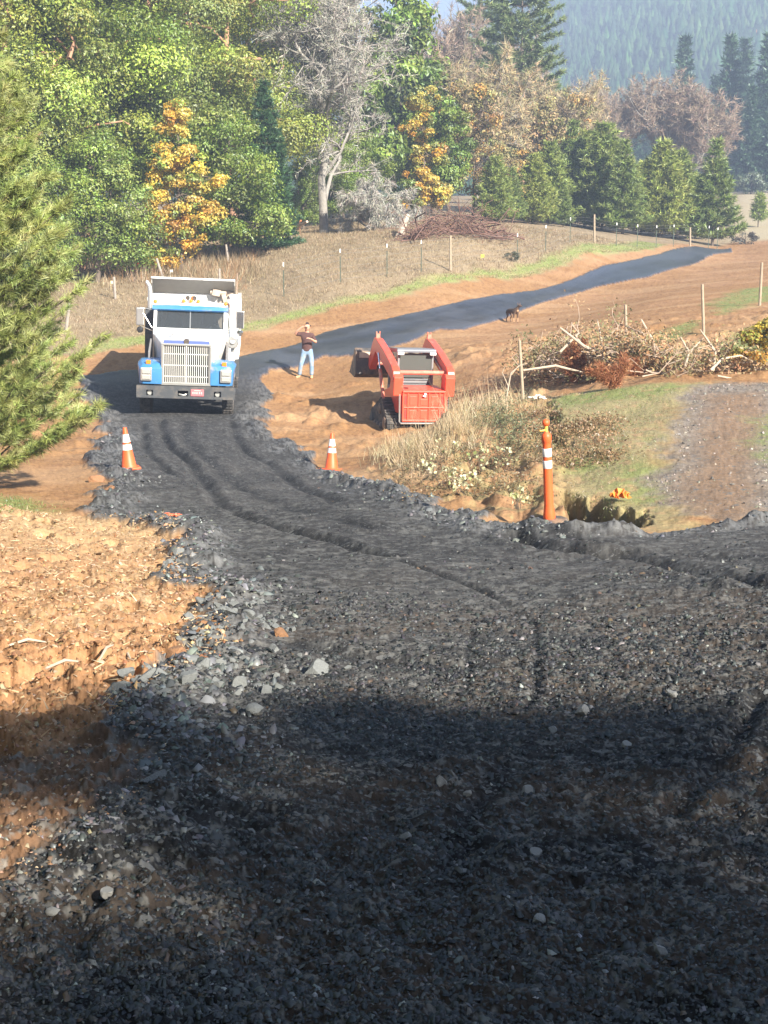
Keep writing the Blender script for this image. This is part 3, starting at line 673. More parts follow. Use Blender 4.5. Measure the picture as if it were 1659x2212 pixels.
# ---- conifers
def conifer(seed, h, r, whorls, per, tuft, cols, dens, needle_len, base_clear=.06, rise=.25, wid=.05, trunk_r=.12, exp_=.85):
    """whorled branches carrying fans of needles"""
    rs = np.random.default_rng(seed); segs = [(curve((0, 0, -.2), (0, 0, h), 0, .01, 8, rs), np.linspace(trunk_r, .012, 8))]; P0 = []; P1 = []
    for i in range(whorls):
        f = base_clear + (1 - base_clear) * (i + rs.uniform(-.3, .3)) / whorls; z = h * max(f, .02); L = r * max(.06, (1 - f)) ** exp_
        for k in range(per):
            a = 2 * PI * (k + rs.random()) / per + i * 1.1; l = L * rs.uniform(.7, 1.1)
            d = np.array([math.cos(a), math.sin(a), 0]); t = np.linspace(0, 1, 5)[:, None]
            p = np.array([0, 0, z]) + d * l * t; p[:, 2] += ((rise * t - .25 * rise * t ** .5) * l)[:, 0] + (t[:, 0] ** 2) * rise * l * .5
            segs.append((p, np.linspace(.022 * (h / 7) ** .5, .006, 5)))
            nt_ = max(3, int(dens * l)); u = rs.uniform(.18, 1, nt_) ** .8
            q = np.stack([np.interp(u * 4, np.arange(5), p[:, c]) for c in range(3)], 1)
            side = np.array([-d[1], d[0], 0]); off = rs.normal(size=(nt_, 1)) * .22 * l * (1.15 - u[:, None])
            q = q + side * off + np.array([0, 0, 1]) * np.abs(off) * .2 + rs.normal(size=(nt_, 3)) * .03
            P0.append(q); P1.append(unit(d * .7 + side * off * 1.2 + np.array([0, 0, .35]) + rs.normal(size=(nt_, 3)) * .25))
    P0 = np.vstack(P0); P1 = np.vstack(P1); n = len(P0)
    bt = tint_mix(n, cols, None, .15, rs)
    o = np.repeat(np.arange(n), tuft); m_ = len(o)
    dirs = unit(P1[o] * .8 + rs.normal(size=(m_, 3)) * .55); s = P0[o] + P1[o] * rs.uniform(-.5, .5, (m_, 1)) * needle_len
    V, F, T = tris(s, s + dirs * needle_len * rs.uniform(.7, 1.2, (m_, 1)), wid, np.clip(bt[o] * (1 + rs.normal(size=(m_, 1)) * .18), .004, 1), rs)
    v, f = tubes(segs, 5)
    return np_mesh('trunk', v, f, smooth=True), np_mesh('crown', V, F, T)
PG = [(.33, .37, .11), (.27, .32, .09), (.42, .44, .17), (.20, .24, .07)]
nearpine = conifer(41, 7.6, 2.45, 23, 10, 46, PG, 22, .16, .02, .40, .010, .12, .55)
x_ = (-88 - 829.5) / FPX * 20.5
put('pine_tree', 'long needled young pine close by at the left edge of the road', nearpine, (bark, needle), (x_, 20.5, float(gz(x_, 20.5)[0]) - .05), .4, (.94, .94, .96))
DG = [(.21, .27, .06), (.27, .33, .08), (.33, .38, .11), (.16, .20, .05)]
yp = [conifer(42, 6.4, 2.2, 19, 9, 10, DG, 13, .32, .02, .35, .06, .1, .62), conifer(43, 6.8, 2.0, 17, 8, 10, [(c[0] * .8, c[1] * .85, c[2] * .9) for c in DG], 13, .34, .05, .28, .06, .1, .85), conifer(44, 6.0, 2.3, 21, 9, 9, [(c[0] * 1.15, c[1] * 1.08, c[2]) for c in DG], 12, .30, .0, .45, .06, .1, .7)]
YP = [(1068, 86, .62, 'slight young pine beside the brush heap by the wood edge'), (1106, 88, .5, 'short bushy young pine right of the brush heap'), (1150, 90, .72, 'young pine at the left end of the pine row'),
 (1186, 95, .85, 'young pine second from the left end of the pine row'), (1232, 98, 1.05, 'dark young pine rising behind the mesh fence post'), (1262, 101, 1.1, 'dark slim young pine crowded behind its neighbours in the pine row'),
 (1300, 96, 1.12, 'tall bright young pine in the middle of the pine row'), (1345, 93, .9, 'rounded bright young pine right of the tallest in the row'), (1425, 97, 1.08, 'full bright young pine in the right half of the row'),
 (1462, 102, .98, 'young pine tucked behind the full bright one'), (1540, 97, 1.06, 'broad young pine standing alone at the right end of the row'), (1385, 103, .85, 'young pine seen in the gap of the pine row'), (1502, 104, .72, 'short young pine behind the right end of the row'), (1216, 91, .42, 'small seedling pine at the mesh fence')]
for i, (px, Y, s, lb) in enumerate(YP): put('young_pine_tree', lb, yp[i % 3], (bark, needle), gb(px, Y), i * 1.3, (s * 1.05, s * 1.05, s), 'young pines in a row behind the mesh fence')
fir = conifer(51, 8.2, 2.0, 30, 10, 8, [(.03, .075, .03), (.045, .10, .035), (.06, .12, .04)], 16, .24, .02, .05, .06, .12, .8)
put('fir_tree', 'dark green conical fir beside the young oak above the truck', fir, (bark, needle), gb(575, 69), 0, .98)
tall = conifer(52, 22, 5.2, 22, 7, 12, [(.17, .22, .08), (.21, .26, .09), (.12, .16, .06)], 9, .45, .18, .25, .09, .3, .35)
put('tall_pine_tree', 'tall open pine rising above the bare oaks to the top of the view', tall, (bark, needle), gb(1118, 118), 0, .95)
put('tall_pine_tree', 'tall open pine left of the tallest pine against the sky', tall, (bark, needle), gb(1035, 140), 2.2, .93)
farc = [conifer(60 + i, 22, 4.0, 26, 8, 5, [(.04, .085, .045), (.06, .11, .05)], 5, .9, .03, .05, .30, .3, .9) for i in range(2)]
FC = [(1463, 215, 1.05, 'single tall brownish fir rising above the rounded bare oak'), (1560, 205, 1.0, 'dark fir right of the rounded bare oak'), (1590, 225, 1.08, 'dark fir behind the far field left of the edge'), (1610, 190, .62, 'short dark fir at the edge of the far field'),
 (1640, 200, .98, 'dark fir at the far right behind the tan field'), (1665, 180, .8, 'dark fir cut by the right edge of the view'), (1530, 240, .9, 'distant fir left of the dark group on the right'), (1355, 230, .80, 'distant fir left of the rounded bare oak'), (1385, 250, .78, 'distant pale fir beside the rounded bare oak'),
 (1690, 230, 1.1, 'dark fir farthest back at the right edge'), (1240, 240, .8, 'distant fir seen above the mossy oak'), (1320, 260, .85, 'distant fir between the two bare oaks'), (1600, 260, .9, 'distant fir at the foot of the mountain')]
for i, (px, Y, s, lb) in enumerate(FC): put('fir_tree', lb, farc[i % 2], (bark, needle), gb(px, Y), i * 1.7, (s, s, s), 'dark firs between the oaks and the mountain')
put('sapling_tree', 'little staked pine sapling in the tan far field', conifer(71, 2.2, .75, 9, 7, 9, DG, 12, .3, .25, .2, .06, .05, .8), (bark, needle), gb(1637, 118), 0, 1.25)
put('small_shrub', 'rounded grey green shrub at the back of the far field', leafy(72, 2, [(0, 0, 1, 1.4, 1.2, .9)], 25, 2500, .25, [(.12, .15, .08)], None, .1, (.4, .7)), (bark, leafm), gb(1618, 175), 0, 1.3, cat='shrub')

# ---- the tall trees behind the viewer whose shade covers the foreground
SH = [(13.5, -21, 1.13), (19.0, -22, 1.22), (24.5, -19, 1.12), (30.5, -21, 1.2), (9.0, -19, 1.07), (16, -12, .72), (22, -11, .74), (10.5, -9, .55), (27.5, -13, .8), (4.5, -15, .8), (37, -24, 1.2), (1, -22, 1.0), (13, -15, .93), (19, -15.5, .95), (25, -16, .97), (8, -14, .88), (31, -16, 1.0), (15.6, -20.5, 1.10), (17.4, -20, 1.07), (21, -20.4, 1.08), (22.8, -20, 1.12), (19.5, -18, 1.08), (16.5, -17.5, 1.04), (14.2, -18.5, 1.08), (12, -16, .95), (14.6, -14.5, .93), (17, -15, .94), (21, -16, .98)]
shl = ['oak behind the viewer shading the road']
for i, (x, y, s) in enumerate(SH):
    put('shade_tree', 'tall leafy tree standing behind the viewpoint and shading the foreground', (big, big2)[i % 2], (bark, leafm), (x, y, float(base_z(x, y)[0])), i * 1.1, s * (.875 if x < 15 else .875), 'trees behind the viewpoint')

sparse = leafy(15, 15.9, lob(15.7, 4.6, 9, 5, .62, .97), 20, 12000, .2, GREEN, GW, .22, (.6, 1.3))
for i, (x, y, s) in enumerate([(14, -20, 1.0), (19, -21, 1.08), (26.5, -21, 1.12)]):
    put('shade_tree', 'thin tall tree standing behind the viewpoint and dappling the foreground', sparse, (bark, leafm), (x, y, float(base_z(x, y)[0])), i * 1.7, s, 'thin trees behind the viewpoint')
layered = leafy(16, 21, [(-3, 0, 19.2, 1.8, .4, .18), (0, 0, 19.5, 1.8, .4, .25), (2.8, .2, 19.2, 1.8, .4, .25), (5, 0, 18.9, 1.2, .3, .2), (-1.5, 0, 17.9, 1.0, .3, .15), (1.8, 0, 18.2, .9, .3, .15), (3.5, 0, 17.6, 1.2, .3, .2), (-4, 0, 18.3, .8, .3, .15)], 60, 12000, .18, GREEN, GW, .12, (.3, .6))
for i, (x, y) in enumerate([(22.5, -20), (29.5, -20.2)]):  # unseen trees, boughs shaped to throw a thin shade band on the road
    put('shade_tree', 'slim unseen tree with flat boughs shaped to cast the shade band', layered, (bark, leafm), (x, y, float(base_z(x, y)[0])), 0, 1.0, 'unseen trees shaped to cast the shade band')
for i, (x, y, s) in enumerate([(-6.5, -4.6, .37), (-3, -4.9, .37), (.5, -4.7, .37), (4, -4.8, .37), (7.5, -4.6, .37), (11, -4.9, .37), (5.8, -5.6, .40), (2.2, -5.4, .39)]):  # low unseen trees added to keep sky light off the foreground
    put('shade_tree', 'low unseen tree added close behind the viewpoint to block sky light', (big, big2)[i % 2], (bark, leafm), (x, y, float(base_z(x, y)[0])), i * 1.3, s, 'low trees added to block sky light behind the viewpoint')
for i, (x, y, s) in enumerate([(-8, 1, .9), (-9.5, 7, .8), (-7, -6, 1.1), (-12, -2, 1.2), (-3, -9, .9), (-12, 5, 1.3), (-13, 11, 1.3), (-15, 17, 1.2), (-17, 8, 1.4)]):  # unseen trees added on the left to cut sky light
    put('shade_tree', 'unseen leafy tree added left of the viewpoint to block sky light', (big, big2)[i % 2], (bark, leafm), (x, y, float(base_z(x, y)[0])), i * 2.1, s * .8, 'trees added to block sky light left of the viewpoint')

# ------------------------------------------------------------------ mountain and its forest
def build_hill():
    nx, ny = 160, 110
    K = .55; xs = np.linspace(-1500, 1900, nx) * K; ys = np.linspace(420, 2100, ny) * K; X, Y = np.meshgrid(xs, ys)
    def hz(X, Y):
        X = X / K; Y = Y / K
        rid = np.interp(X, [-1500, -200, 60, 130, 200, 420, 900, 1900], [50, 60, 150, 205, 252, 258, 250, 200])
        t = sst(480, 1500, Y); b = np.interp(X, [-300, 300], [1.5, 3.2])
        return b + K * (rid * t ** .9 + (fbm(X * .006, Y * .006, 4, 201) - .5) * 40 * t - sst(1500, 2100, Y) * 60)
    Z = hz(X, Y); Z[0] = -8
    i = np.arange(ny - 1)[:, None] * nx; j = np.arange(nx - 1)
    F = np.stack([i + j, i + j + 1, i + nx + j + 1, i + nx + j], -1).reshape(-1, 4)
    me = np_mesh('hill', np.stack([X.ravel(), Y.ravel(), Z.ravel()], 1), F, smooth=True)
    link('hill', me, mat('hill_soil', (.05, .075, .035), .95, var=.3, vscale=.02), kind='structure')
    rs = np.random.default_rng(5); n = 15000
    y = (520 + 1040 * rs.random(n) ** .8) * K; x = (rs.random(n) * .62 - .12) * y * .75
    z = hz(x, y) ; hh = rs.uniform(3.6, 7.6, n) * (.85 + .4 * vn(x * .03, y * .03, 9)); rr = hh * rs.uniform(.26, .42, n)
    k = 6; tiers = 4; V = []; F = []; T = []
    cols = tint_mix(n, [(.035, .07, .03), (.05, .09, .035), (.028, .055, .028)], None, .22, rs)
    odd = rs.random(n) < .003; cols[odd] = (.35, .17, .07)
    a = np.arange(k) * 2 * PI / k
    for t in range(tiers):
        f0 = t / tiers * .9; f1 = min(1, f0 + .42)
        jit = rs.uniform(.65, 1.3, (n, k)); ph = rs.random((n, 1)) * 6
        rad = rr[:, None] * (1 - f0) * jit
        ring = np.stack([x[:, None] + np.cos(a + ph) * rad, y[:, None] + np.sin(a + ph) * rad, z[:, None] + hh[:, None] * (f0 - .05 * jit) + 0 * a], -1)
        apex = np.stack([x, y, z + hh * f1], 1)
        base = np.arange(n)[:, None] * (k + 1) + t * n * (k + 1)
        V.append(np.concatenate([ring, apex[:, None]], 1).reshape(-1, 3))
        j = np.arange(k); F.append(np.stack([base + j, base + (j + 1) % k, base + k + 0 * j], -1).reshape(-1, 3))
        T.append(np.repeat(cols, k + 1, 0))
    me = np_mesh('forest', np.vstack(V), np.vstack(F), np.vstack(T)); link('forest', me, leaf_mat('far_leaf', .0, .0), kind='stuff')
build_hill()

# ------------------------------------------------------------------ grasses and weeds
def scatter_px(pxpy, n, spread=None):
    pass
def in_poly(pl, n, rs, cond=None):
    lo, hi = pl.min(0), pl.max(0); out = np.zeros((0, 2))
    while len(out) < n:
        p = rs.uniform(lo, hi, (n * 2, 2)); ok = inside(p[:, 0], p[:, 1], pl)
        if cond is not None: ok &= cond(p[:, 0], p[:, 1])
        if not ok.any(): break
        out = np.vstack([out, p[ok]])
    return out[:n]
def blades(xy, per, hgt, wid, cols, rs, spread=.08, lean=.5, jit=None):
    n = len(xy); x = np.repeat(xy[:, 0], per) + rs.normal(size=n * per) * spread; y = np.repeat(xy[:, 1], per) + rs.normal(size=n * per) * spread
    z = np.repeat(gz(xy[:, 0], xy[:, 1]), per); hh = np.repeat(hgt * rs.uniform(.5, 1.2, n), per) * rs.uniform(.6, 1.1, n * per)
    s = np.stack([x, y, z - .02], 1); d = unit(np.stack([rs.normal(size=n * per) * lean, rs.normal(size=n * per) * lean, np.ones(n * per)], 1))
    t = np.repeat(tint_mix(n, cols, None, .12, rs), per, 0) * (1 + rs.normal(size=(n * per, 1)) * .12)
    return tris(s, s + d * hh[:, None], wid, np.clip(t, .01, 1), rs)
rs = np.random.default_rng(88)
DRY = [(.37, .285, .175), (.30, .23, .14), (.45, .36, .24), (.24, .175, .10)]
GRN = [(.20, .25, .07), (.26, .30, .10), (.15, .20, .06)]
f1 = in_poly(Z_FIELD, 26000, rs, lambda x, y: (y < 84) & (np.abs(x) < y * .33) & (sd(x, y, Z_VERGE) < .2) & (sd(x, y, Z_ROAD) < -.5))
me = np_mesh('grass', *join([blades(f1, 5, .20, .022, DRY, rs, .14, .6)])); link('dry_grass', me, dryleaf, kind='stuff')
v1 = in_poly(Z_VERGE, 6000, rs, lambda x, y: np.abs(x) < y * .33)
m1 = in_poly(Z_MOUND, 3200, rs); m2 = in_poly(Z_RGREEN, 900, rs); m3 = [in_poly(p, 900, rs) for p in Z_RPATCH]
me = np_mesh('grass', *join([blades(v1, 5, .07, .018, GRN + DRY[:1], rs, .12, .7), blades(m1, 6, .055, .008, GRN + DRY, rs, .09, .9), blades(m2, 6, .05, .008, GRN, rs, .08, .9)] + [blades(p, 5, .06, .012, GRN, rs, .1, .8) for p in m3]))
link('green_grass', me, leafm, kind='stuff')
# tall straw coloured grass on the bank by the loader
g = np.vstack([np.array([hit(px, py) for px, py in zip(rs.normal(975, 32, 150), rs.normal(925, 26, 150))]), np.array([hit(px, py) for px, py in zip(rs.normal(890, 40, 110), rs.normal(985, 16, 110))]), np.array([hit(px, py) for px, py in zip(rs.normal(1060, 40, 90), rs.normal(885, 14, 90))])])
g = g[(g[:, 1] < 29.5)]
me = np_mesh('tall_grass', *join([blades(g, 12, .48, .010, [(.50, .40, .25), (.42, .32, .18), (.56, .47, .31)], rs, .10, .42), blades(g[::4], 5, .85, .008, [(.56, .45, .29)], rs, .12, .3)]))
link('tall_grass', me, dryleaf, kind='stuff')
def near_fence(px, py): return [hit(a, b) for a, b in zip(px, py)]
g2 = np.array(near_fence(rs.uniform(200, 560, 500), rs.normal(590, 14, 500) - rs.uniform(0, 20, 500)))
g2 = g2[g2[:, 1] < 76]
me = np_mesh('weeds', *blades(g2, 9, .75, .03, DRY + [(.34, .2, .1)], rs, .22, .3)); link('tall_weeds', me, dryleaf, kind='stuff')
# weeds on the bank: low green and rusty leaves
def leaf_patch(pxs, pys, r, n, cols, size, hgt, rs, asp=.6):
    c = np.array([hit(a, b) for a, b in zip(pxs, pys)]); k = len(c); own = rs.integers(0, k, n)
    x = c[own, 0] + rs.normal(size=n) * r; y = c[own, 1] + rs.normal(size=n) * r
    z = np.repeat(0., n); cz = gz(c[:, 0], c[:, 1]); z = cz[own] + np.abs(rs.normal(size=n)) * hgt
    d = unit(rs.normal(size=(n, 3)) + np.array([0, 0, .7])); t = tint_mix(k, cols, None, .1, rs)[own] * (1 + rs.normal(size=(n, 1)) * .2)
    return cards(np.stack([x, y, z], 1), size * rs.uniform(.5, 1.4, n), d, np.clip(t, .01, 1), asp, rs=rs)
parts = [leaf_patch(rs.uniform(860, 1180, 90), rs.uniform(960, 1100, 90), .16, 5500, [(.22, .19, .09), (.28, .22, .12), (.36, .22, .11), (.16, .15, .07)], .035, .10, rs),
         leaf_patch(rs.normal(1100, 45, 40), rs.normal(925, 26, 40), .18, 4200, [(.20, .22, .11), (.26, .27, .14)], .035, .14, rs),
         leaf_patch(rs.uniform(1150, 1330, 50), rs.uniform(900, 1010, 50), .2, 6000, [(.30, .19, .10), (.38, .24, .13), (.2, .15, .07)], .045, .07, rs)]
link('weeds', np_mesh('weeds', *join(parts)), leafm, kind='stuff')
# ------------------------------------------------------------------ materials for made things
white = mat('white_paint', (.78, .78, .76), .35, var=.05, coat=.3, dirt=(.50, .43, .35), dirt_amt=.28, dscale=1.8)
blue = mat('blue_paint', (.05, .20, .44), .35, var=.1, coat=.4, dirt=(.30, .27, .24), dirt_amt=.15, dscale=2)
dkblue = mat('dull_blue_paint', (.10, .14, .42), .4, var=.1)
grey_panel = mat('grey_panel', (.20, .19, .18), .6, var=.15)
dark_steel = mat('dark_steel', (.07, .075, .08), .55, metal=.2, var=.2, dirt=(.16, .14, .12), dirt_amt=.3)
chrome = mat('chrome', (.75, .75, .76), .18, metal=1)
dull_chrome = mat('dull_chrome', (.66, .65, .60), .35, metal=.8, var=.15)
black = mat('black_plastic', (.02, .02, .022), .5)
void = mat('dark_void', (.008, .008, .008), .9)
rubber = mat('tyre_rubber', (.035, .034, .033), .85, bump=.5, bscale=40, dirt=(.14, .12, .10), dirt_amt=.5, dscale=4)
amber = mat('amber_lens', (.85, .22, .02), .3)
lamp_glass = mat('lamp_glass', (.75, .75, .70), .12, metal=.6)
glass = mat('cab_glass', (.34, .37, .37), .04, trans=.9)
plate_m = mat('plate_red', (.75, .16, .17), .5, var=.2, vscale=25)
plate_w = mat('plate_pale', (.80, .55, .50), .5)
beige = mat('beige_vinyl', (.45, .36, .28), .8)
seatm = mat('dark_seat', (.035, .04, .045), .8)
mint = mat('mint_cloth', (.45, .72, .62), .8, var=.35, vscale=30)
rust = mat('rusty_metal', (.30, .15, .08), .8, var=.4)

def make_truck():
    t = thing('dump_truck', 'white and blue dump truck with chrome grille facing down the road', 'truck')
    # hood: tapering body, wider and higher at the cab
    def sect(y, w, zt, zb, cr=.12):
        return [(-w, y, zb), (-w, y, zt - cr), (-w + cr * .8, y, zt - cr * .25), (-w + cr * 2, y, zt), (0, y, zt + .025), (w - cr * 2, y, zt), (w - cr * .8, y, zt - cr * .25), (w, y, zt - cr), (w, y, zb)]
    m = MB(); m.loft([sect(.16, .60, 1.93, .95), sect(.6, .68, 1.99, .98), (sect(1.2, .80, 2.06, 1.0)), sect(1.75, .95, 2.13, 1.0)])
    hood = m.build('hood', white, t, bevel=.015, smooth=True)
    MB().prism([(-.58, 1.90), (.58, 1.90), (.56, 1.99), (-.56, 1.99)], 1, .10, .20).build('hood_strip', dkblue, t, bevel=.01)
    m = MB(); m.lathe([(.0, -.02), (.07, -.02), (.075, .02), (.03, .05), (0, .05)], (0, .10, 1.975), 14, 1); m.build('emblem', chrome, t)
    m = MB()
    for s in (-1, 1): m.box((s * .02 - .42, 1.2, 2.075), (.012, .9, .01))
    m.build('hood_seam', grey_panel, hood)
    # grille
    g = MB()
    g.box((0, .09, 1.895), (1.24, .12, .05)); g.box((0, .09, .915), (1.24, .12, .07))
    for s in (-1, 1): g.box((s * .595, .09, 1.40), (.05, .12, .93))
    gf = g.build('grille_frame', dull_chrome, t, bevel=.008)
    MB().box((0, .15, 1.40), (1.14, .03, .95)).build('radiator', void, gf)
    b = MB()
    for i in range(23):
        x = -.555 + i * 1.11 / 22
        if abs(x) > .02: b.box((x, .085, 1.41), (.017, .03, .93))
    b.box((0, .075, 1.41), (.034, .05, .93))
    for z in (1.10, 1.38, 1.66): b.box((0, .098, z), (1.14, .012, .022))
    b.build('grille_bars', mat('bright_bars', (.82, .80, .74), .4, metal=.3), gf)
    # bumper with cut-outs
    bp = MB(); y0, y1 = -.05, .10
    def bar(x0, x1, z0, z1): bp.box(((x0 + x1) / 2, (y0 + y1) / 2, (z0 + z1) / 2), (x1 - x0, y1 - y0, z1 - z0))
    holes = [(-.98, -.81), (-.20, .06), (.70, .88)]
    xs = [-1.22] + [v for h in holes for v in h] + [1.22]
    bar(-1.22, 1.22, .76, .865); bar(-1.22, 1.22, .56, .62)
    for i in range(0, len(xs), 2): bar(xs[i], xs[i + 1], .62, .76)
    bpo = bp.build('bumper', dark_steel, t)
    MB().box((0, .14, .70), (2.3, .02, .3)).build('bumper_back', void, bpo)
    for x in (-.895, .79):
        m = MB(); m.lathe([(0, 0), (.06, .0), (.075, .03), (.075, .08), (0, .08)], (x, .03, .685), 16, 1); m.build('fog_lamp', lamp_glass, bpo, smooth=True)
    m = MB(); m.tube([(-.17, .06, .66), (-.07, .03, .64), (.03, .06, .66)], .025, 8); m.build('tow_hook', dull_chrome, bpo, smooth=True)
    pl = MB().box((.29, -.062, .72), (.32, .008, .165)).build('number_plate', plate_m, t, bevel=.003)
    m = MB()
    for i, dx in enumerate((-.11, -.06, -.01, .05, .10)): m.box((.29 + dx, -.068, .715), (.022, .003, .05))
    m.box((.29, -.068, .775), (.16, .003, .014)); m.build('plate_writing', plate_w, pl)
    # fenders: blue arches round the front wheels with lamps
    for s in (-1, 1):
        f = MB()
        rings = []
        for k, (y, zt, w) in enumerate([(.02, 1.27, .40), (.10, 1.38, .50), (.35, 1.45, .56), (.75, 1.48, .58), (1.15, 1.42, .57), (1.5, 1.25, .52), (1.62, 1.02, .50)]):
            xi = s * .60; xo = s * (.66 + w); zb = .90 if k < 2 else zt - .13
            rings.append([(xi, y, zb), (xo, y, zb), (xo, y, zt - .09), (xo - s * .08, y, zt), (xi, y, zt + .03)])
        f.loft(rings); fo = f.build('fender', blue, t, bevel=.02, smooth=True)
        bz = MB().box((s * .985, -.01, 1.145), (.28, .07, .33)).build('lamp_bezel', dull_chrome, fo, bevel=.02)
        for z in (1.215, 1.075):
            MB().box((s * .985, -.05, z), (.20, .03, .11)).build('headlight', lamp_glass, fo, bevel=.012)
        MB().box((s * .94, .12, 1.435), (.12, .07, .10)).build('turn_signal', amber, fo, bevel=.012)
    # grey splash panel between hood and fender and step on the driver's side
    for s in (-1, 1):
        MB().prism([(1.05, 1.0), (1.75, 1.0), (1.75, 1.9), (1.05, 1.62)], 0, s * .97, s * 1.02).build('cowl_panel', grey_panel, t, bevel=.01)
        st = MB(); st.box((s * 1.08, 2.2, .55), (.28, .75, .05)); st.box((s * 1.08, 2.2, .85), (.22, .65, .04)); st.box((s * .98, 1.85, .7), (.04, .04, .5)); st.box((s * .98, 2.55, .7), (.04, .04, .5)); st.build('step', dark_steel, t, bevel=.01)
        tk = MB(); tk.lathe([(0, -.5), (.28, -.5), (.3, -.47), (.3, .47), (.28, .5), (0, .5)], (s * .88, 3.1, .85), 20, 1); tk.build('fuel_tank', dull_chrome, t, smooth=True)
    # cab shell: pillars, roof, doors
    W = .95
    cb = MB()
    cb.prism([(1.75, 1.05), (3.35, 1.05), (3.35, 1.65), (3.35, 2.10), (1.75, 2.10)], 0, -W, -W + .05)
    cb.prism([(1.75, 1.05), (3.35, 1.05), (3.35, 1.65), (3.35, 2.10), (1.75, 2.10)], 0, W - .05, W)
    cb.prism([(3.30, 1.05), (3.35, 1.05), (3.35, 2.72), (3.30, 2.72)], 0, -W + .05, W - .05)
    cb.prism([(1.74, 2.05), (1.86, 2.05), (1.88, 2.19), (1.76, 2.15)], 0, -W + .05, W - .05)
    for s in (-1, 1):
        xo = s * W; xi = s * (W - .085)
        cb.loft([[(xo, 1.76, 2.10), (xi, 1.76, 2.10), (xi, 1.88, 2.10), (xo, 1.88, 2.10)], [(xo, 2.04, 2.66), (xi, 2.04, 2.66), (xi, 2.14, 2.66), (xo, 2.14, 2.66)]])
        cb.box((s * (W - .03), 3.22, 2.38), (.06, .24, .6)); cb.box((s * (W - .03), 2.68, 2.38), (.05, .06, .6))
        cb.box((s * (W - .03), 2.7, 2.65), (.06, 1.3, .06))
    cab = cb.build('cab', white, t, bevel=.015)
    rf = MB(); 
    def rs_(y, w, z, h): return [(-w, y, z), (-w, y, z + h * .5), (-w + .10, y, z + h), (0, y, z + h + .03), (w - .10, y, z + h), (w, y, z + h * .5), (w, y, z)]
    rf.loft([rs_(2.02, .95, 2.66, .06), rs_(2.12, .97, 2.66, .13), rs_(2.6, .97, 2.66, .17), rs_(3.37, .95, 2.66, .13)])
    rfo = rf.build('roof', white, t, smooth=True, bevel=.01)
    m = MB(); m.loft([[(x, 1.98 + abs(x) * .03, 2.615), (x, 1.93 + abs(x) * .03, 2.655), (x, 1.99, 2.74), (x, 2.10, 2.79 - abs(x) * .035), (x, 2.1, 2.70)] for x in np.linspace(-.985, .985, 9)])
    m.build('sun_visor', blue, t, smooth=True)
    for x in (-.93, -.19, 0, .19, .91):
        m = MB(); m.lathe([(0, -.06), (.035, -.05), (.05, 0), (.05, .07), (0, .07)], (x, 2.22, 2.875 - abs(x) * .05), 12, 1); m.build('marker_lamp', amber, rfo, smooth=True)
    hn = MB()
    for x in (-.10, .08): hn.tube([(x, 2.5, 2.94), (x, 2.75, 2.94), (x, 2.95, 2.93)], [.06, .028, .02], 10); hn.box((x, 2.8, 2.88), (.04, .06, .1))
    hn.build('air_horn', chrome, t, smooth=True)
    bc = MB(); bc.lathe([(0, 0), (.07, 0), (.07, .05), (.05, .10), (0, .12)], (.03, 2.95, 2.86), 12); bc.build('beacon', amber, t, smooth=True)
    # glass
    gl = MB(); 
    for s in (-1, 1):
        gl.loft([[(s * .005, 1.825, 2.13), (s * (W - .06), 1.835, 2.13), (s * (W - .06), 1.845, 2.13), (s * .005, 1.835, 2.13)], [(s * .005, 2.065, 2.66), (s * (W - .06), 2.075, 2.66), (s * (W - .06), 2.085, 2.66), (s * .005, 2.075, 2.66)]])
    gl.build('windshield', glass, t)
    dv = MB(); dv.tube([(0, 1.81, 2.12), (0, 2.05, 2.66)], .014, 6); dv.build('window_divider', dull_chrome, t)
    fr = MB(); fr.tube([(-.86, 1.80, 2.14), (.86, 1.80, 2.14)], .018, 6); fr.build('window_gasket', black, t)
    for s in (-1, 1):
        MB().box((s * (W - .03), 2.4, 2.37), (.012, .5, .5)).build('side_window', glass, t)
        st = MB(); x = s * .48; st.loft([[(x - .26, 2.75, 1.5), (x + .26, 2.75, 1.5), (x + .26, 3.0, 1.5), (x - .26, 3.0, 1.5)], [(x - .26, 2.85, 2.2), (x + .26, 2.85, 2.2), (x + .24, 3.0, 2.2), (x - .24, 3.0, 2.2)], [(x - .15, 2.88, 2.52), (x + .15, 2.88, 2.52), (x + .14, 2.98, 2.52), (x - .14, 2.98, 2.52)]])
        st.box((x, 2.6, 1.5), (.5, .5, .14)); st.build('seat', seatm, t, bevel=.04)
    m = MB(); m.box((0, 3.26, 2.2), (1.6, .03, 1.0)); m.build('back_lining', beige, t)
    m = MB(); m.box((0, 2.05, 2.02), (1.75, .35, .12)); m.build('dashboard', seatm, t, bevel=.03)
    sw = MB(); sw.tube([(.45 + .22 * math.cos(a), 2.28 + .05 * math.sin(a), 2.08 + .2 * math.sin(a)) for a in np.linspace(0, 2 * PI, 17)], .014, 6); sw.build('steering_wheel', black, t, smooth=True)
    m = MB(); m.box((-.02, 2.14, 2.56), (.22, .02, .06)); m.build('inner_mirror', black, t)
    # mirrors on arms, round spot mirrors below
    for s, dz in ((-1, 0), (1, 0)):
        x = s * 1.30
        mm = MB(); mm.box((x, 2.0, 2.44), (.21, .06, .46)); mo = mm.build('mirror', dull_chrome, t, bevel=.02)
        MB().box((x, 1.96, 2.44), (.17, .01, .42)).build('mirror_back', grey_panel if s < 0 else chrome, mo)
        a = MB(); a.tube([(s * .95, 2.05, 2.62), (x, 2.0, 2.68), (x, 2.0, 2.20), (s * .97, 1.95, 2.08)], .013, 6); a.tube([(s * .96, 1.9, 2.12), (x - s * .03, 1.98, 2.62)], .008, 5); a.build('mirror_arm', dull_chrome, mo)
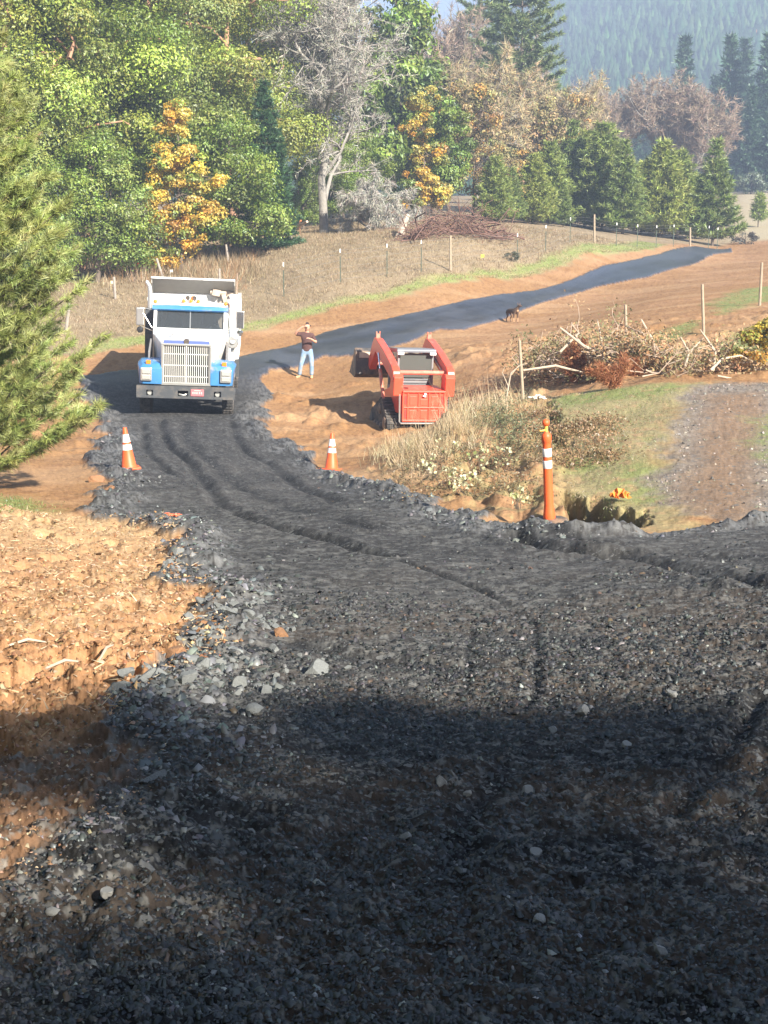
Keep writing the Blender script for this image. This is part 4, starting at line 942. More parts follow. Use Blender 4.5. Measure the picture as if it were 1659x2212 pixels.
        r = MB(); r.lathe([(0, -.03), (.07, -.02), (.085, .02), (0, .03)], (x, 1.97, 2.10), 14, 1); r.build('spot_mirror', black if s < 0 else chrome, mo, smooth=True)
    # exhaust on the left, white intake on the right
    e = MB(); e.tube([(-1.14, 3.3, 2.5), (-1.14, 3.3, 3.05), (-1.16, 3.32, 3.17), (-1.25, 3.35, 3.30)], [.068, .068, .066, .066], 12); ex = e.build('exhaust_stack', dull_chrome, t, smooth=True)
    e = MB(); e.tube([(-1.14, 3.3, 1.2), (-1.14, 3.3, 2.6)], .12, 14); e.box((-1.15, 3.17, 1.9), (.22, .03, 1.3)); e.build('muffler', dark_steel, ex, smooth=True)
    e = MB(); e.tube([(1.10, 3.3, 1.9), (1.10, 3.3, 2.96)], .105, 16); e.lathe([(.105, 0), (.13, .01), (.13, .05), (.09, .08), (0, .09)], (1.10, 3.3, 2.96), 16); e.build('intake_stack', white, t, smooth=True)
    e = MB(); e.lathe([(0, -.28), (.13, -.28), (.15, -.24), (.15, .20), (.12, .26), (0, .28)], (1.12, 1.9, 1.86), 18, 1); e.box((1.12, 2.0, 1.66), (.1, .3, .12)); e.tube([(1.12, 1.66, 1.86), (1.12, 1.60, 1.9)], .07, 12); e.build('air_cleaner', dull_chrome, t, smooth=True)
    e = MB(); e.tube([(1.18, 3.3, 2.95), (1.185, 3.3, 3.62)], [.008, .004], 5); e.build('antenna', mat('pale_rod', (.7, .5, .4), .6), t)
    e = MB(); e.tube([(.98, 2.0, 2.5), (1.02, 1.9, 2.1), (1.05, 1.85, 1.7)], .018, 6); e.build('grab_rail', chrome, t)
    # frame, axles, wheels
    f = MB()
    for s in (-1, 1): f.box((s * .42, 4.6, .82), (.09, 8.9, .26))
    for y in (.95, 6.2, 7.5): f.tube([(-.95, y, .52), (.95, y, .52)], .07, 10)
    f.box((0, .9, .72), (.7, .7, .45)); f.box((0, 2.4, 1.0), (.7, 1.8, .5)); f.build('chassis', void, t, bevel=.01)
    def wheel(x, y, w, s):
        a = MB(); Rr = .52; prof = [(Rr - .20, -w / 2), (Rr - .05, -w / 2 - .005), (Rr - .01, -w / 2 + .03), (Rr, -w / 2 + .05)]
        prof += [(Rr, w / 2 - .05), (Rr - .01, w / 2 - .03), (Rr - .05, w / 2 + .005), (Rr - .20, w / 2)]
        a.lathe(prof, (x, y, Rr), 36, 0); 
        for k in range(40):
            an = 2 * PI * k / 40
            for xx in (-w * .3, 0, w * .3): a.box((x + xx, y + math.cos(an) * (Rr + .003), Rr + math.sin(an) * (Rr + .003)), (w * .22, .03, .022), (an + PI / 2, 0, 0))
        wo = a.build('wheel', rubber, t, smooth=True)
        b = MB(); q = s * w / 2
        b.lathe([(0, q * .2), (.12, q * .2), (.14, q * .75), (.20, q * .5), (.30, q * .45), (.335, q * .98), (.30, q * 1.02)][::1], (x, y, Rr), 24, 0); b.build('rim', dull_chrome, wo, smooth=True)
    for s in (-1, 1):
        wheel(s * 1.04, .95, .28, s)
        for y in (6.2, 7.5): wheel(s * 1.10, y, .26, s); wheel(s * .80, y, .26, s)
    # dump body
    d = MB(); d.box((0, 6.45, 1.22), (2.30, 4.9, .10)); d.box((0, 4.02, 2.10), (2.36, .07, 1.78)); d.box((0, 8.92, 1.9), (2.36, .07, 1.35))
    for s in (-1, 1):
        d.box((s * 1.19, 6.45, 2.0), (.06, 4.95, 1.55)); d.box((s * 1.21, 6.45, 2.80), (.12, 5.0, .10)); d.box((s * 1.21, 6.45, 1.28), (.10, 4.95, .10))
        for k in range(7): d.box((s * 1.235, 4.15 + k * .76, 2.0), (.07, .09, 1.45))
    for x in (-.75, -.25, .25, .75): d.box((x, 3.97, 2.1), (.07, .05, 1.6))
    do = d.build('dump_body', white, t, bevel=.01)
    c = MB(); c.prism([(4.02, 2.98), (4.06, 2.94), (3.46, 3.36), (3.42, 3.41)], 0, -1.10, 1.10)
    for s in (-1, 1): c.prism([(4.04, 2.94), (4.04, 2.99), (3.44, 3.40), (3.44, 3.26)], 0, s * 1.10, s * 1.13)
    c.build('cab_shield', mat('shield_shade_grey', (.32, .31, .28), .6, var=.15), t, bevel=.006)  # shade under the shield put into its grey colour
    c = MB(); c.box((0, 3.41, 3.41), (2.26, .05, .05)); c.build('shield_lip', white, t, bevel=.01)
    # gear lying on the headboard: tarp roller, straps
    ge = MB(); ge.tube([(.45, 3.85, 3.06), (1.08, 3.85, 3.04)], .07, 8); ge.box((.62, 3.8, 3.05), (.22, .12, .18), (0, .2, 0)); ge.box((.86, 3.8, 2.86), (.12, .1, .32), (0, -.3, 0)); ge.tube([(.70, 3.85, 2.75), (.95, 3.82, 3.0), (1.1, 3.86, 2.7)], .03, 6)
    ge.build('tarp_gear', mat('tarp_tan', (.46, .38, .30), .9, var=.4, vscale=12), t, bevel=.01)
    h = MB(); h.tube([(.9, 3.8, 2.55), (1.02, 3.8, 2.8), (1.12, 3.82, 2.5)], .035, 8); h.build('hose', rust, t)
    # load heaped inside
    vs = []; nx, ny = 14, 26
    for j in range(ny):
        for i in range(nx):
            u = i / (nx - 1) * 2 - 1; v = j / (ny - 1) * 2 - 1
            vs.append((u * 1.15, 6.47 + v * 2.4, 2.35 + .35 * (1 - u * u) * (1 - v * v) + .1 * random.random()))
    ld = MB(); ld.add(vs, [(j * nx + i, j * nx + i + 1, (j + 1) * nx + i + 1, (j + 1) * nx + i) for j in range(ny - 1) for i in range(nx - 1)])
    ld.build('rock_load', mat('load_rock', (.08, .08, .085), .9, bump=1, bscale=8), t)
    # mud flap on the driver's side seen past the cab
    MB().box((1.06, 5.55, .95), (.36, .02, .75)).build('mud_flap', dark_steel, t)
    return t
tr = make_truck()
p = P(401, 906, 34.9)
tr.location = (p[0] + .03, p[1] - .25, float(base_z(p[0], 36.0)[0]) - .02)
tr.rotation_euler = (R(-.5), R(2.4), R(5.2))
cl = MB(); 
rs0 = np.random.default_rng(3); nx = 9
vs = [(i * .05, j * .045, .03 + .16 * math.exp(-((i - 4) ** 2 + (j - 4) ** 2) / 9) + .04 * rs0.random()) for j in range(nx) for i in range(nx)]
cl.add(vs, [(j * nx + i, j * nx + i + 1, (j + 1) * nx + i + 1, (j + 1) * nx + i) for j in range(nx - 1) for i in range(nx - 1)])
bpy.context.view_layer.update()
co = cl.build('cloth', mint, None); tag(co, 'crumpled mint green cloth lying on the truck dashboard behind the windshield', 'cloth'); co.location = tr.matrix_world @ Vector((.42, 1.96, 2.07))
co.modifiers.new('thick', 'SOLIDIFY').thickness = .01
# ------------------------------------------------------------------ track loader
org = mat('orange_paint', (.78, .085, .04), .38, var=.08, coat=.2, dirt=(.42, .25, .15), dirt_amt=.1, dscale=3)
org_dusty = mat('dusty_orange', (.58, .17, .11), .6, var=.12, dirt=(.48, .33, .22), dirt_amt=.35, dscale=3)
greym = mat('loader_grey', (.22, .22, .22), .6, var=.12)
roofm = mat('roof_grey', (.17, .18, .20), .30, var=.1)
bucketm = mat('bucket_steel', (.10, .09, .08), .6, metal=.2, var=.3, dirt=(.32, .20, .12), dirt_amt=.4)
lensw = mat('white_lens', (.85, .85, .82), .2)
def make_loader():
    """rear faces -y"""
    t = thing('track_loader', 'orange compact track loader seen from behind with its arms half raised', 'loader')
    # body tub
    b = MB(); b.prism([(0, .38), (.12, .30), (2.3, .30), (2.55, .55), (2.45, .85), (.1, .85)], 0, -.50, .50); b.build('body', org_dusty, t, bevel=.02)
    # tracks
    for s in (-1, 1):
        path = []
        def arc(cy_, cz, r, a0, a1, n=8): 
            for k in range(n + 1):
                a = R(a0 + (a1 - a0) * k / n); path.append((cy_ + r * math.cos(a), cz + r * math.sin(a)))
        arc(.45, .26, .26, 270, 160); arc(1.0, .66, .20, 130, 50); arc(2.0, .26, .26, 60, -90)
        k = MB(); k.prism(path, 0, s * .52, s * .86)
        L = [0]
        for i in range(len(path)): L.append(L[-1] + math.dist(path[i], path[(i + 1) % len(path)]))
        n = 44
        for i in range(n):
            d = L[-1] * i / n; j = max(q for q in range(len(L)) if L[q] <= d); j = min(j, len(path) - 1); u = (d - L[j]) / max(1e-6, L[j + 1] - L[j]); a, c = path[j], path[(j + 1) % len(path)]
            y = a[0] + (c[0] - a[0]) * u; z = a[1] + (c[1] - a[1]) * u; an = math.atan2(c[1] - a[1], c[0] - a[0])
            k.box((s * .69, y, z), (.335, .05, .05), (an, 0, 0))
        to = k.build('track', rubber, t)
        for y, z, r in ((.45, .27, .17), (.85, .17, .10), (1.22, .17, .10), (1.6, .17, .10), (2.0, .27, .17), (1.0, .60, .14)):
            w = MB(); w.lathe([(0, .0), (r, 0), (r, .03), (r * .6, .05), (0, .05)] if s > 0 else [(0, -.05), (r * .6, -.05), (r, -.03), (r, 0), (0, 0)], (s * .862, y, z), 16, 0); w.build('roller', bucketm, to, smooth=True)
    # engine door with its pressed panels
    e = MB(); e.box((0, .02, .735), (1.06, .05, .72))
    e.box((0, -.005, 1.085), (1.08, .10, .045)); e.box((0, -.01, .385), (1.08, .09, .045)); e.box((0, -.008, .70), (1.04, .05, .035))
    for x in (-.52, .52): e.box((x, -.008, .735), (.045, .055, .70))
    for x in (-.40, .40): e.box((x, -.006, .735), (.05, .05, .66))
    for x in (-.13, .13): e.box((x, -.006, .735), (.04, .05, .66))
    do = e.build('engine_door', org, t, bevel=.01)
    for x in (-.27, 0, .27):
        MB().box((x, -.008, .87 if x else .83), (.17, .012, .22 if x else .15)).build('door_panel', org, do, bevel=.008)
        MB().box((x, -.008, .54), (.17, .012, .20)).build('door_panel', org, do, bevel=.008)
    for x in (-.46, .46):
        for z in (.88, .54): MB().box((x, -.006, z), (.045, .008, .2)).build('door_slot', mat('slot_red', (.25, .03, .02), .6), do)
    lo = MB(); lo.box((0.02, -.06, 1.035), (.05, .006, .05)); lo.box((0.0, -.06, .985), (.075, .006, .035), (0, .2, 0)); lo.build('door_badge', mat('badge', (.80, .62, .70), .5), do)
    bu = MB(); bu.tube([(-.60, .03, 1.02), (-.60, .0, .36), (-.58, -.05, .32), (.58, -.05, .32), (.60, 0, .36)], .022, 8); bu.build('guard_bar', dull_chrome, t, smooth=True)
    # rear tower legs and hood
    for s in (-1, 1):
        w = MB(); w.prism([(.02, .98), (-.03, 1.42), (.05, 1.52), (.36, 1.52), (.50, 1.0)], 0, s * .53, s * .76)
        w.prism([(.04, .55), (.04, 1.10), (1.0, 1.16), (2.1, .98), (2.1, .72), (.7, .75), (.6, .55)], 0, s * .50, s * .60); w.build('tower', org, t, bevel=.015)
    h = MB(); h.prism([(.0, 1.06), (.03, 1.12), (.78, 1.20), (.95, 1.20), (.95, .85), (.0, .85)], 0, -.52, .52); ho = h.build('hood', org, t, bevel=.015)
    MB().box((-.38, .32, 1.155), (.10, .10, .03)).build('filler_cap', void, ho, bevel=.01)
    # cab
    W = .46; c = MB()
    for s in (-1, 1):
        c.prism([(.98, 1.15), (1.06, 1.15), (1.04, 2.02), (.96, 2.02)], 0, s * (W - .05), s * W)
        c.prism([(2.05, .85), (2.15, .85), (1.95, 2.02), (1.87, 2.02)], 0, s * (W - .05), s * W)
        c.prism([(.98, .85), (2.10, .85), (2.10, 1.15), (.98, 1.15)], 0, s * (W - .05), s * W)
        for k in range(5): c.box((s * (W - .02), 1.2 + k * .17, 1.58), (.02, .03, .86))
    c.box((0, .985, 1.22), (.84, .06, .26)); co_ = c.build('cab_frame', greym, t, bevel=.01)
    for z in (1.16, 1.24, 1.32): MB().box((0, .948, z), (.70, .012, .03)).build('louvre', dark_steel, co_)
    MB().box((0, .99, 1.68), (.84, .012, .60)).build('rear_window', mat('smoked_glass', (.09, .095, .085), .15), co_)
    st = MB(); st.box((0, 1.45, 1.15), (.5, .5, .12)); st.box((0, 1.2, 1.45), (.48, .12, .55)); st.build('seat', seatm, t, bevel=.03)
    rf = MB(); rf.loft([[(-.50, .86, 2.00), (.50, .86, 2.00), (.50, .86, 2.06), (-.50, .86, 2.06)], [(-.50, .93, 2.00), (.50, .93, 2.00), (.48, .93, 2.10), (-.48, .93, 2.10)], [(-.50, 2.05, 2.00), (.50, 2.05, 2.00), (.46, 2.02, 2.09), (-.46, 2.02, 2.09)], [(-.46, 2.12, 2.00), (.46, 2.12, 2.00), (.44, 2.10, 2.04), (-.44, 2.10, 2.04)]])
    ro = rf.build('roof', roofm, t, bevel=.01)
    for x in (-.41, .41): MB().box((x, .84, 1.975), (.16, .04, .07)).build('work_lamp', lensw, ro, bevel=.01)
    mp = MB(); mp.box((-.05, 2.12, 2.05), (.5, .04, .03)); mp.build('roof_dirt', mat('dirt_tan', (.4, .27, .16), .9), ro)
    # lift arms: from the rear tower up and forward, then down to the bucket
    arm = [(.0, 1.34), (.06, 1.58), (.25, 1.70), (1.15, 2.02), (2.15, 2.30), (2.42, 2.32), (2.64, 2.16), (3.04, 1.76), (3.08, 1.56), (2.90, 1.47), (2.76, 1.60), (2.34, 1.88), (2.22, 1.96), (1.2, 1.66), (.34, 1.38), (.20, 1.30)]
    for s in (-1, 1):
        a = MB(); a.prism(arm, 0, s * .59, s * .775); ao = a.build('lift_arm', org, t, bevel=.015)
        cy1 = MB(); cy1.tube([(s * .80, .95, .80), (s * .80, 1.45, 1.55)], .045, 10); cy1.build('lift_cylinder', org_dusty, t, smooth=True)
        cy2 = MB(); cy2.tube([(s * .80, 1.45, 1.55), (s * .79, 1.75, 1.95)], .022, 8); cy2.build('cylinder_rod', chrome, t, smooth=True)
        hs = MB(); hs.tube([(s * .56, .5, 1.56), (s * .57, 1.2, 1.80), (s * .57, 2.1, 2.05), (s * .5, 2.6, 1.95), (s * .4, 2.85, 1.7)], .018, 6); hs.build('hydraulic_hose', black if s < 0 else dull_chrome, t)
        kn = MB(); kn.box((s * .68, 2.38, 2.36), (.10, .10, .12)); kn.tube([(s * .64, 2.38, 2.4), (s * .63, 2.36, 2.48)], .02, 6); kn.tube([(s * .71, 2.38, 2.4), (s * .72, 2.36, 2.47)], .02, 6); kn.build('arm_fitting', org_dusty, ao)
    x_ = MB(); x_.tube([(-.60, .30, 1.535), (.60, .30, 1.535)], .055, 12); x_.build('cross_tube', org_dusty, t, smooth=True)
    x_ = MB(); x_.tube([(-.60, 2.95, 1.64), (.60, 2.95, 1.64)], .06, 12); x_.build('cross_tube', org_dusty, t, smooth=True)
    q = MB(); q.box((0, 3.07, 1.62), (.95, .06, .42), (.2, 0, 0))
    for s in (-1, 1): q.tube([(s * .3, 2.9, 1.9), (s * .3, 3.05, 1.6)], .04, 8)
    q.build('quick_hitch', bucketm, t, bevel=.01)
    bk = MB(); out = [(3.12, 1.34), (3.14, 1.94), (3.30, 2.02), (3.34, 1.99), (3.22, 1.90), (3.20, 1.42), (3.32, 1.30), (3.95, 1.37), (3.97, 1.33), (3.30, 1.24)]
    bk.prism(out, 0, -1.08, .98)
    side = [(3.12, 1.34), (3.14, 1.94), (3.30, 2.02), (3.55, 1.72), (3.97, 1.35), (3.30, 1.24)]
    for q_, r_ in ((-1.105, -1.08), (.98, 1.005)): bk.prism(side, 0, q_, r_)
    bk.box((-.05, 3.96, 1.35), (2.1, .12, .03)); bko = bk.build('bucket', bucketm, t, bevel=.006)
    bb = MB(); bb.box((-.72, 3.11, 1.84), (.58, .03, .15)); bb.box((.30, 3.11, 1.84), (.6, .03, .14)); bb.build('bucket_plate', mat('cream_plate', (.55, .46, .33), .7, var=.3, vscale=9), bko)
    return t
lo_ = make_loader()
lx, ly = hit(915, 926)
lo_.location = (lx - .02, ly - .15, float(base_z(lx, ly + 1.2)[0]) - .20); lo_.rotation_euler = (R(-3), R(2.0), R(12)); lo_.scale = (1.0, 1.0, 1.0)

# ------------------------------------------------------------------ person shading the eyes
skin_m = mat('skin', (.62, .33, .22), .55); shirt_m = mat('brown_shirt', (.085, .04, .035), .9, var=.12); jean_m = mat('faded_jeans', (.20, .31, .45), .9, var=.18, vscale=4, dirt=(.45, .38, .27), dirt_amt=.3, dscale=5)
boot_m = mat('tan_boots', (.50, .30, .16), .8, var=.2); hair_m = mat('dark_hair', (.045, .022, .018), .7)
def make_person():
    t = thing('person', 'person in brown shirt and pale jeans shading their eyes beside the road', 'person')
    # image right is +x, facing -y
    head = [(0, .02, 1.46, .055), (0.01, .01, 1.53, .055), (.02, -.02, 1.60, .088), (.02, -.015, 1.67, .092), (.02, .0, 1.72, .06)]
    torso = [(0, 0, .92, (.15, .11)), (0, .0, 1.08, (.14, .10)), (0, .0, 1.25, (.16, .11)), (0, .01, 1.38, (.15, .09)), (0, .02, 1.46, .055)]
    armL = [(0, .01, 1.38, (.15, .09)), (-.18, .01, 1.40, .055), (-.28, -.02, 1.41, .050), (-.36, -.08, 1.43, .044), (-.26, -.13, 1.54, .040), (-.13, -.16, 1.64, .032), (-.07, -.17, 1.665, .028)]
    armR = [(0, .01, 1.38, (.15, .09)), (.17, .01, 1.37, .055), (.23, .0, 1.25, .046), (.30, -.05, 1.16, .044), (.27, -.18, 1.20, .038), (.20, -.29, 1.27, .030), (.17, -.33, 1.29, .027)]
    legL = [(0, 0, .92, (.15, .11)), (-.10, 0, .84, .088), (-.135, -.03, .66, .078), (-.185, -.06, .47, .058), (-.225, -.02, .30, .055), (-.265, .03, .10, .040)]
    legR = [(0, 0, .92, (.15, .11)), (.10, 0, .84, .088), (.13, -.01, .66, .076), (.145, -.04, .47, .058), (.14, -.01, .30, .054), (.13, .02, .10, .040)]
    body = skin('body', skin_m, t, [torso, head, armL, armR, legL, legR], 0, 2)
    # fingers: shading hand lies flat over the brow, the other is loosely curled
    def hand(p, d, up, curl, nm):
        p = Vector(p); d = Vector(d).normalized(); up = Vector(up).normalized(); sd_ = d.cross(up); ch = []
        palm = [(*(p - d * .01), .026), (*(p + d * .045), (.036, .016)), (*(p + d * .085), (.038, .015))]
        ch.append(palm); e = p + d * .085
        for i, ln in enumerate((.065, .075, .070, .055)):
            o = e + sd_ * (i - 1.5) * .019
            ch.append([palm[2], (*o, .010), (*(o + (d - up * curl * .5) * ln * .5), .0095), (*(o + (d - up * curl) * ln), .008)])
        o = p + d * .035 - sd_ * .036; ch.append([palm[1], (*o, .011), (*(o - sd_ * .02 + d * .03), .010), (*(o - sd_ * .025 + d * .055 - up * curl * .02), .009)])
        return skin(nm, skin_m, body, ch, 0, 1)
    hand((-.07, -.17, 1.665), (1, -.05, .05), (0, -.4, 1), .12, 'hand'); hand((.17, -.33, 1.29), (-.75, -.45, .35), (0, -.3, 1), .7, 'hand')
    sh = skin('shirt', shirt_m, t, [[(0, 0, .84, (.185, .14)), (0, 0, .93, (.180, .135)), (0, .0, 1.08, (.172, .13)), (0, .0, 1.25, (.185, .135)), (0, .01, 1.385, (.17, .11)), (0, .02, 1.455, .075)],
        [(0, .01, 1.385, (.17, .11)), (-.18, .01, 1.405, .078), (-.28, -.02, 1.41, .072), (-.35, -.07, 1.43, .066)], [(0, .01, 1.385, (.17, .11)), (.17, .01, 1.375, .078), (.23, .0, 1.25, .068), (.28, -.03, 1.185, .062)]], 0, 2)
    skin('jeans', jean_m, t, [[(0, 0, 1.03, (.160, .12)), (0, 0, .90, (.175, .132)), (-.10, 0, .82, .108), (-.135, -.03, .66, .094), (-.185, -.06, .47, .076), (-.225, -.02, .30, .072), (-.262, .03, .09, .068)],
        [(0, 0, .90, (.175, .132)), (.10, 0, .82, .108), (.13, -.01, .66, .092), (.145, -.04, .47, .076), (.14, -.01, .30, .072), (.13, .02, .09, .068)]], 0, 2)
    for x, y, a in ((-.27, .03, -.5), (.13, .02, .15)):
        d = Vector((math.sin(a), -math.cos(a), 0)); c = Vector((x, y, 0))
        skin('boot', boot_m, t, [[(*(c + Vector((0, 0, .14))), .055), (*(c + Vector((0, 0, .055))), .055), (*(c + d * .10 + Vector((0, 0, .05))), .05), (*(c + d * .17 + Vector((0, 0, .04))), (.048, .036))]], 0, 2)
    skin('hair', hair_m, t, [[(.02, .035, 1.735, .06), (.02, .045, 1.68, .098), (.015, .05, 1.60, .088), (.0, .05, 1.52, .07), (-.03, .04, 1.45, .06)], [(.02, .035, 1.735, .06), (.02, -.04, 1.745, .062)]], 0, 2)
    f = MB(); f.lathe([(.0, 0), (.014, .004), (.010, .03), (0, .036)], (.022, -.108, 1.60), 8); f.build('nose', skin_m, body, smooth=True)
    for s in (-1, 1):
        e = MB(); e.lathe([(0, -.004), (.010, 0), (0, .004)], (.022 + s * .032, -.098, 1.645), 8, 1); e.build('eye', black, body)
        e = MB(); e.lathe([(0, -.008), (.018, -.004), (.026, .004), (0, .008)], (.02 + s * .088, .0, 1.625), 8, 0); e.build('ear', skin_m, body, smooth=True)
    m_ = MB(); m_.box((.022, -.098, 1.565), (.045, .006, .008)); m_.build('mouth', mat('lips', (.35, .12, .1), .6), body)
    return t
pe = make_person(); g_ = gpt(664, 817)
pe.location = g_ + Vector((0, 0, -.02)); pe.rotation_euler = (0, 0, R(-6)); pe.scale = (.98,) * 3

# ------------------------------------------------------------------ dog
fur = mat('dog_fur', (.11, .065, .04), .9, var=.3); fur_tan = mat('dog_tan', (.40, .25, .14), .9)
def make_dog():
    t = thing('dog', 'lean dark brown dog with tan legs standing on the bare dirt', 'dog')
    z = .30
    body = [(0, .34, .44, .085), (0, .16, .44, .090), (0, -.02, .43, .105), (0, -.16, .44, .11), (.02, -.24, .54, .062), (.04, -.29, .62, .052)]
    head = [(.04, -.29, .62, .052), (.05, -.33, .655, .058), (.065, -.40, .645, .034), (.075, -.45, .635, .024)]
    fl = lambda s: [(0, -.16, .44, .11), (s * .075, -.17, .34, .045), (s * .085, -.15, .20, .026), (s * .085, -.165, .05, .019), (s * .085, -.19, .015, .024)]
    hl = lambda s: [(0, .34, .44, .085), (s * .075, .33, .36, .062), (s * .085, .28, .23, .034), (s * .085, .38, .14, .018), (s * .085, .35, .04, .017), (s * .085, .32, .015, .022)]
    tail = [(0, .34, .44, .085), (0, .42, .47, .02), (0, .52, .42, .014), (0, .58, .33, .010)]
    b = skin('body', fur, t, [body, head, fl(-1), fl(1), hl(-1), hl(1), tail], 0, 2)
    for s in (-1, 1):
        e = MB(); e.loft([[(.045 + s * .025, -.30, .69), (.045 + s * .06, -.30, .68), (.045 + s * .045, -.275, .685)], [(.045 + s * .052, -.295, .775), (.045 + s * .058, -.295, .774), (.045 + s * .055, -.29, .774)]]); e.build('ear', fur, t)
        skin('leg_marking', fur_tan, t, [[(s * .086, -.15, .21, .029), (s * .086, -.165, .05, .023), (s * .086, -.19, .018, .026)]], 0, 1)
    skin('chest_marking', fur_tan, t, [[(.02, -.29, .50, .04), (.0, -.25, .41, .05)]], 0, 1)
    m_ = MB(); m_.lathe([(0, -.012), (.014, 0), (0, .012)], (.078, -.475, .64), 8, 1); m_.build('nose', black, t)
    return t
dg = make_dog(); g_ = gpt(1109, 697); dg.location = g_ + Vector((0, 0, -.01)); dg.rotation_euler = (0, 0, R(25))

# ------------------------------------------------------------------ cones and the tall channelizer
cone_o = mat('cone_orange', (.84, .12, .03), .5, var=.06, dirt=(.45, .22, .1), dirt_amt=.08); cone_w = mat('reflective_white', (.82, .80, .78), .35)
def cone(label, loc, tilt):
    t = thing('traffic_cone', label, 'cone', loc, tilt, 'orange traffic cones along the gravel')
    def r(h): return .125 - (.125 - .032) * (h - .03) / .68
    b = MB(); b.box((0, 0, .018), (.36, .36, .036)); b.build('base', cone_o, t, bevel=.012)
    c = MB(); c.lathe([(0, .03), (.135, .036), (.125, .05), (r(.34), .34), (r(.52), .52), (r(.70), .70), (.03, .715), (.022, .712), (.020, .6), (0, .6)], (0, 0, 0), 28); c.build('cone_body', cone_o, t, smooth=True)
    for a, z in ((.335, .43), (.465, .60)):
        s = MB(); s.lathe([(r(a) + .001, a), (r(a) + .004, a + .002), (r(z) + .004, z - .002), (r(z) + .001, z)], (0, 0, 0), 28); s.build('reflective_collar', cone_w, t, smooth=True)
    return t
g1 = gpt(280, 1026); cone('orange cone standing on the left edge of the gravel road', g1 + Vector((0, 0, .0)), (R(-3), R(-4), .3))
g1 = gpt(716, 1014); cone('leaning orange cone on the right edge of the gravel road', g1 + Vector((0, 0, .0)), (R(-4), R(7), .9))
def channelizer():
    g = gpt(1187, 1130); t = thing('channelizer_post', 'tall slim orange channelizer post with two white bands and a loop handle', 'traffic post', g + Vector((0, 0, -.01)), (R(2), R(-4.2), .2))
    b = MB(); b.lathe([(0, 0), (.22, 0), (.23, .015), (.20, .045), (.09, .06), (0, .06)], (0, 0, 0), 10); b.build('base', mat('black_base', (.06, .058, .055), .85, dirt=(.3, .2, .12), dirt_amt=.4), t, bevel=.005)
    c = MB(); c.lathe([(0, .04), (.068, .045), (.070, .10), (.062, .15), (.054, .22), (.052, .50), (.050, .70), (.048, .93), (.050, .955), (.056, .965), (.057, 1.02), (.052, 1.045), (.03, 1.065), (.022, 1.08), (0, 1.08)], (0, 0, 0), 24); c.build('tube', cone_o, t, smooth=True)
    for a, z in ((.655, .745), (.79, .885)):
        s = MB(); s.lathe([(.052, a), (.0535, a + .003), (.0525, z - .003), (.051, z)], (0, 0, 0), 24); s.build('reflective_band', cone_w, t, smooth=True)
    s = MB(); s.lathe([(.0, 1.07), (.022, 1.07), (.020, 1.13), (.024, 1.15), (0, 1.15)], (0, 0, 0), 14); s.tube([(0, 0, 1.10), (-.05, -.02, 1.095), (-.088, -.03, 1.10)], .009, 8); s.build('handle', mat('yellow_plastic', (.85, .50, .10), .5), t, smooth=True)
    s = MB(); s.lathe([(0, 1.135)] + [(.043 * math.sin(a), 1.178 - .043 * math.cos(a)) for a in np.linspace(.4, PI - .05, 9)] + [(0, 1.222)], (0, 0, 0), 16); s.build('knob', cone_o, t, smooth=True)
channelizer()

# ------------------------------------------------------------------ posts, wire and markers
wood = mat('weathered_wood', (.34, .27, .19), .9, var=.3, bump=.6, bscale=12); oldwood = mat('old_grey_wood', (.30, .26, .22), .95, var=.35, bump=.8, bscale=10); green_t = mat('green_steel', (.05, .075, .05), .6); white_tip = mat('white_tip', (.8, .8, .76), .5); wire = mat('wire', (.30, .29, .27), .5, metal=.6)
def top_of(px, py_top, px_b, py_b, rad, nm, label, m, cat, Y=None, group=None, sharp=False):
    if Y is None: x, y = hit(px_b, py_b)
    else: y = Y; x = P(px_b, py_b, Y)[0]
    z = float(gz(x, y)[0]); T = P(px, py_top, y); d = Vector((T[0] - x, 0, T[2] - z)); 
    b = MB(); n = 9; pts = [(0, 0, -.25)] + [tuple(d * k / 4) for k in range(5)]; b.tube(pts, [rad * 1.03, rad * 1.03, rad, rad * .98, rad * .96, rad * .9], n)
    o = b.build(nm, m, None, bevel=.006); o.location = (x, y, z); tag(o, label, cat, group); return o, (x, y, z, d.length)
posts = [(1122, 735, 1130, 868, .035, 'slim round fence post left of the brush pile near the tall grass', None), (1351, 658, 1354, 776, .04, 'slim round fence post standing up behind the brush pile', 36.5), (1517, 614, 1520, 722, .042, 'round fence post between the brush pile and the green patch', None), (1646, 567, 1641, 660, .045, 'round fence post at the right edge above the green patch', None)]
for a, b_, c_, d_, r_, lb, Y in posts: top_of(a, b_, c_, d_, r_, 'fence_post', lb, wood, 'post', Y, 'new round fence posts down the right side')
old = [(246, 598, 249, 645, .055, 'old leaning grey post nearest the near pine', .0), (338, 558, 352, 602, .06, 'thick old grey post leaning left above the truck', 0), (291, 556, 285, 592, .04, 'thin old grey post leaning right beside the red flag', 0), (488, 528, 494, 573, .055, 'old grey post below the young oak', 0),
 (547, 503, 551, 536, .055, 'short old grey post right of the young oak', 0), (577, 490, 587, 530, .075, 'thick leaning old grey post left of the fallen log', 0), (628, 479, 629, 516, .06, 'old grey post crossed by the pale fallen log', 0), (150, 655, 142, 720, .06, 'old post half hidden by the near pine', 0), (474, 580, 474, 612, .05, 'grey post showing just behind the dump body', 0)]
for a, b_, c_, d_, r_, lb, _q in old: top_of(a, b_, c_, d_, r_, 'old_fence_post', lb, oldwood, 'post', None, 'old leaning fence posts along the wood')
wf = [(973, 509, 973, 585, .052, 'stout wooden post of the mesh fence in the dry field', None), (1284, 463, 1284, 524, .058, 'stout wooden post of the mesh fence before the dark pines', None), (1491, 491, 1491, 529, .06, 'stout wooden post of the mesh fence at the right pines', 88)]
wfp = []
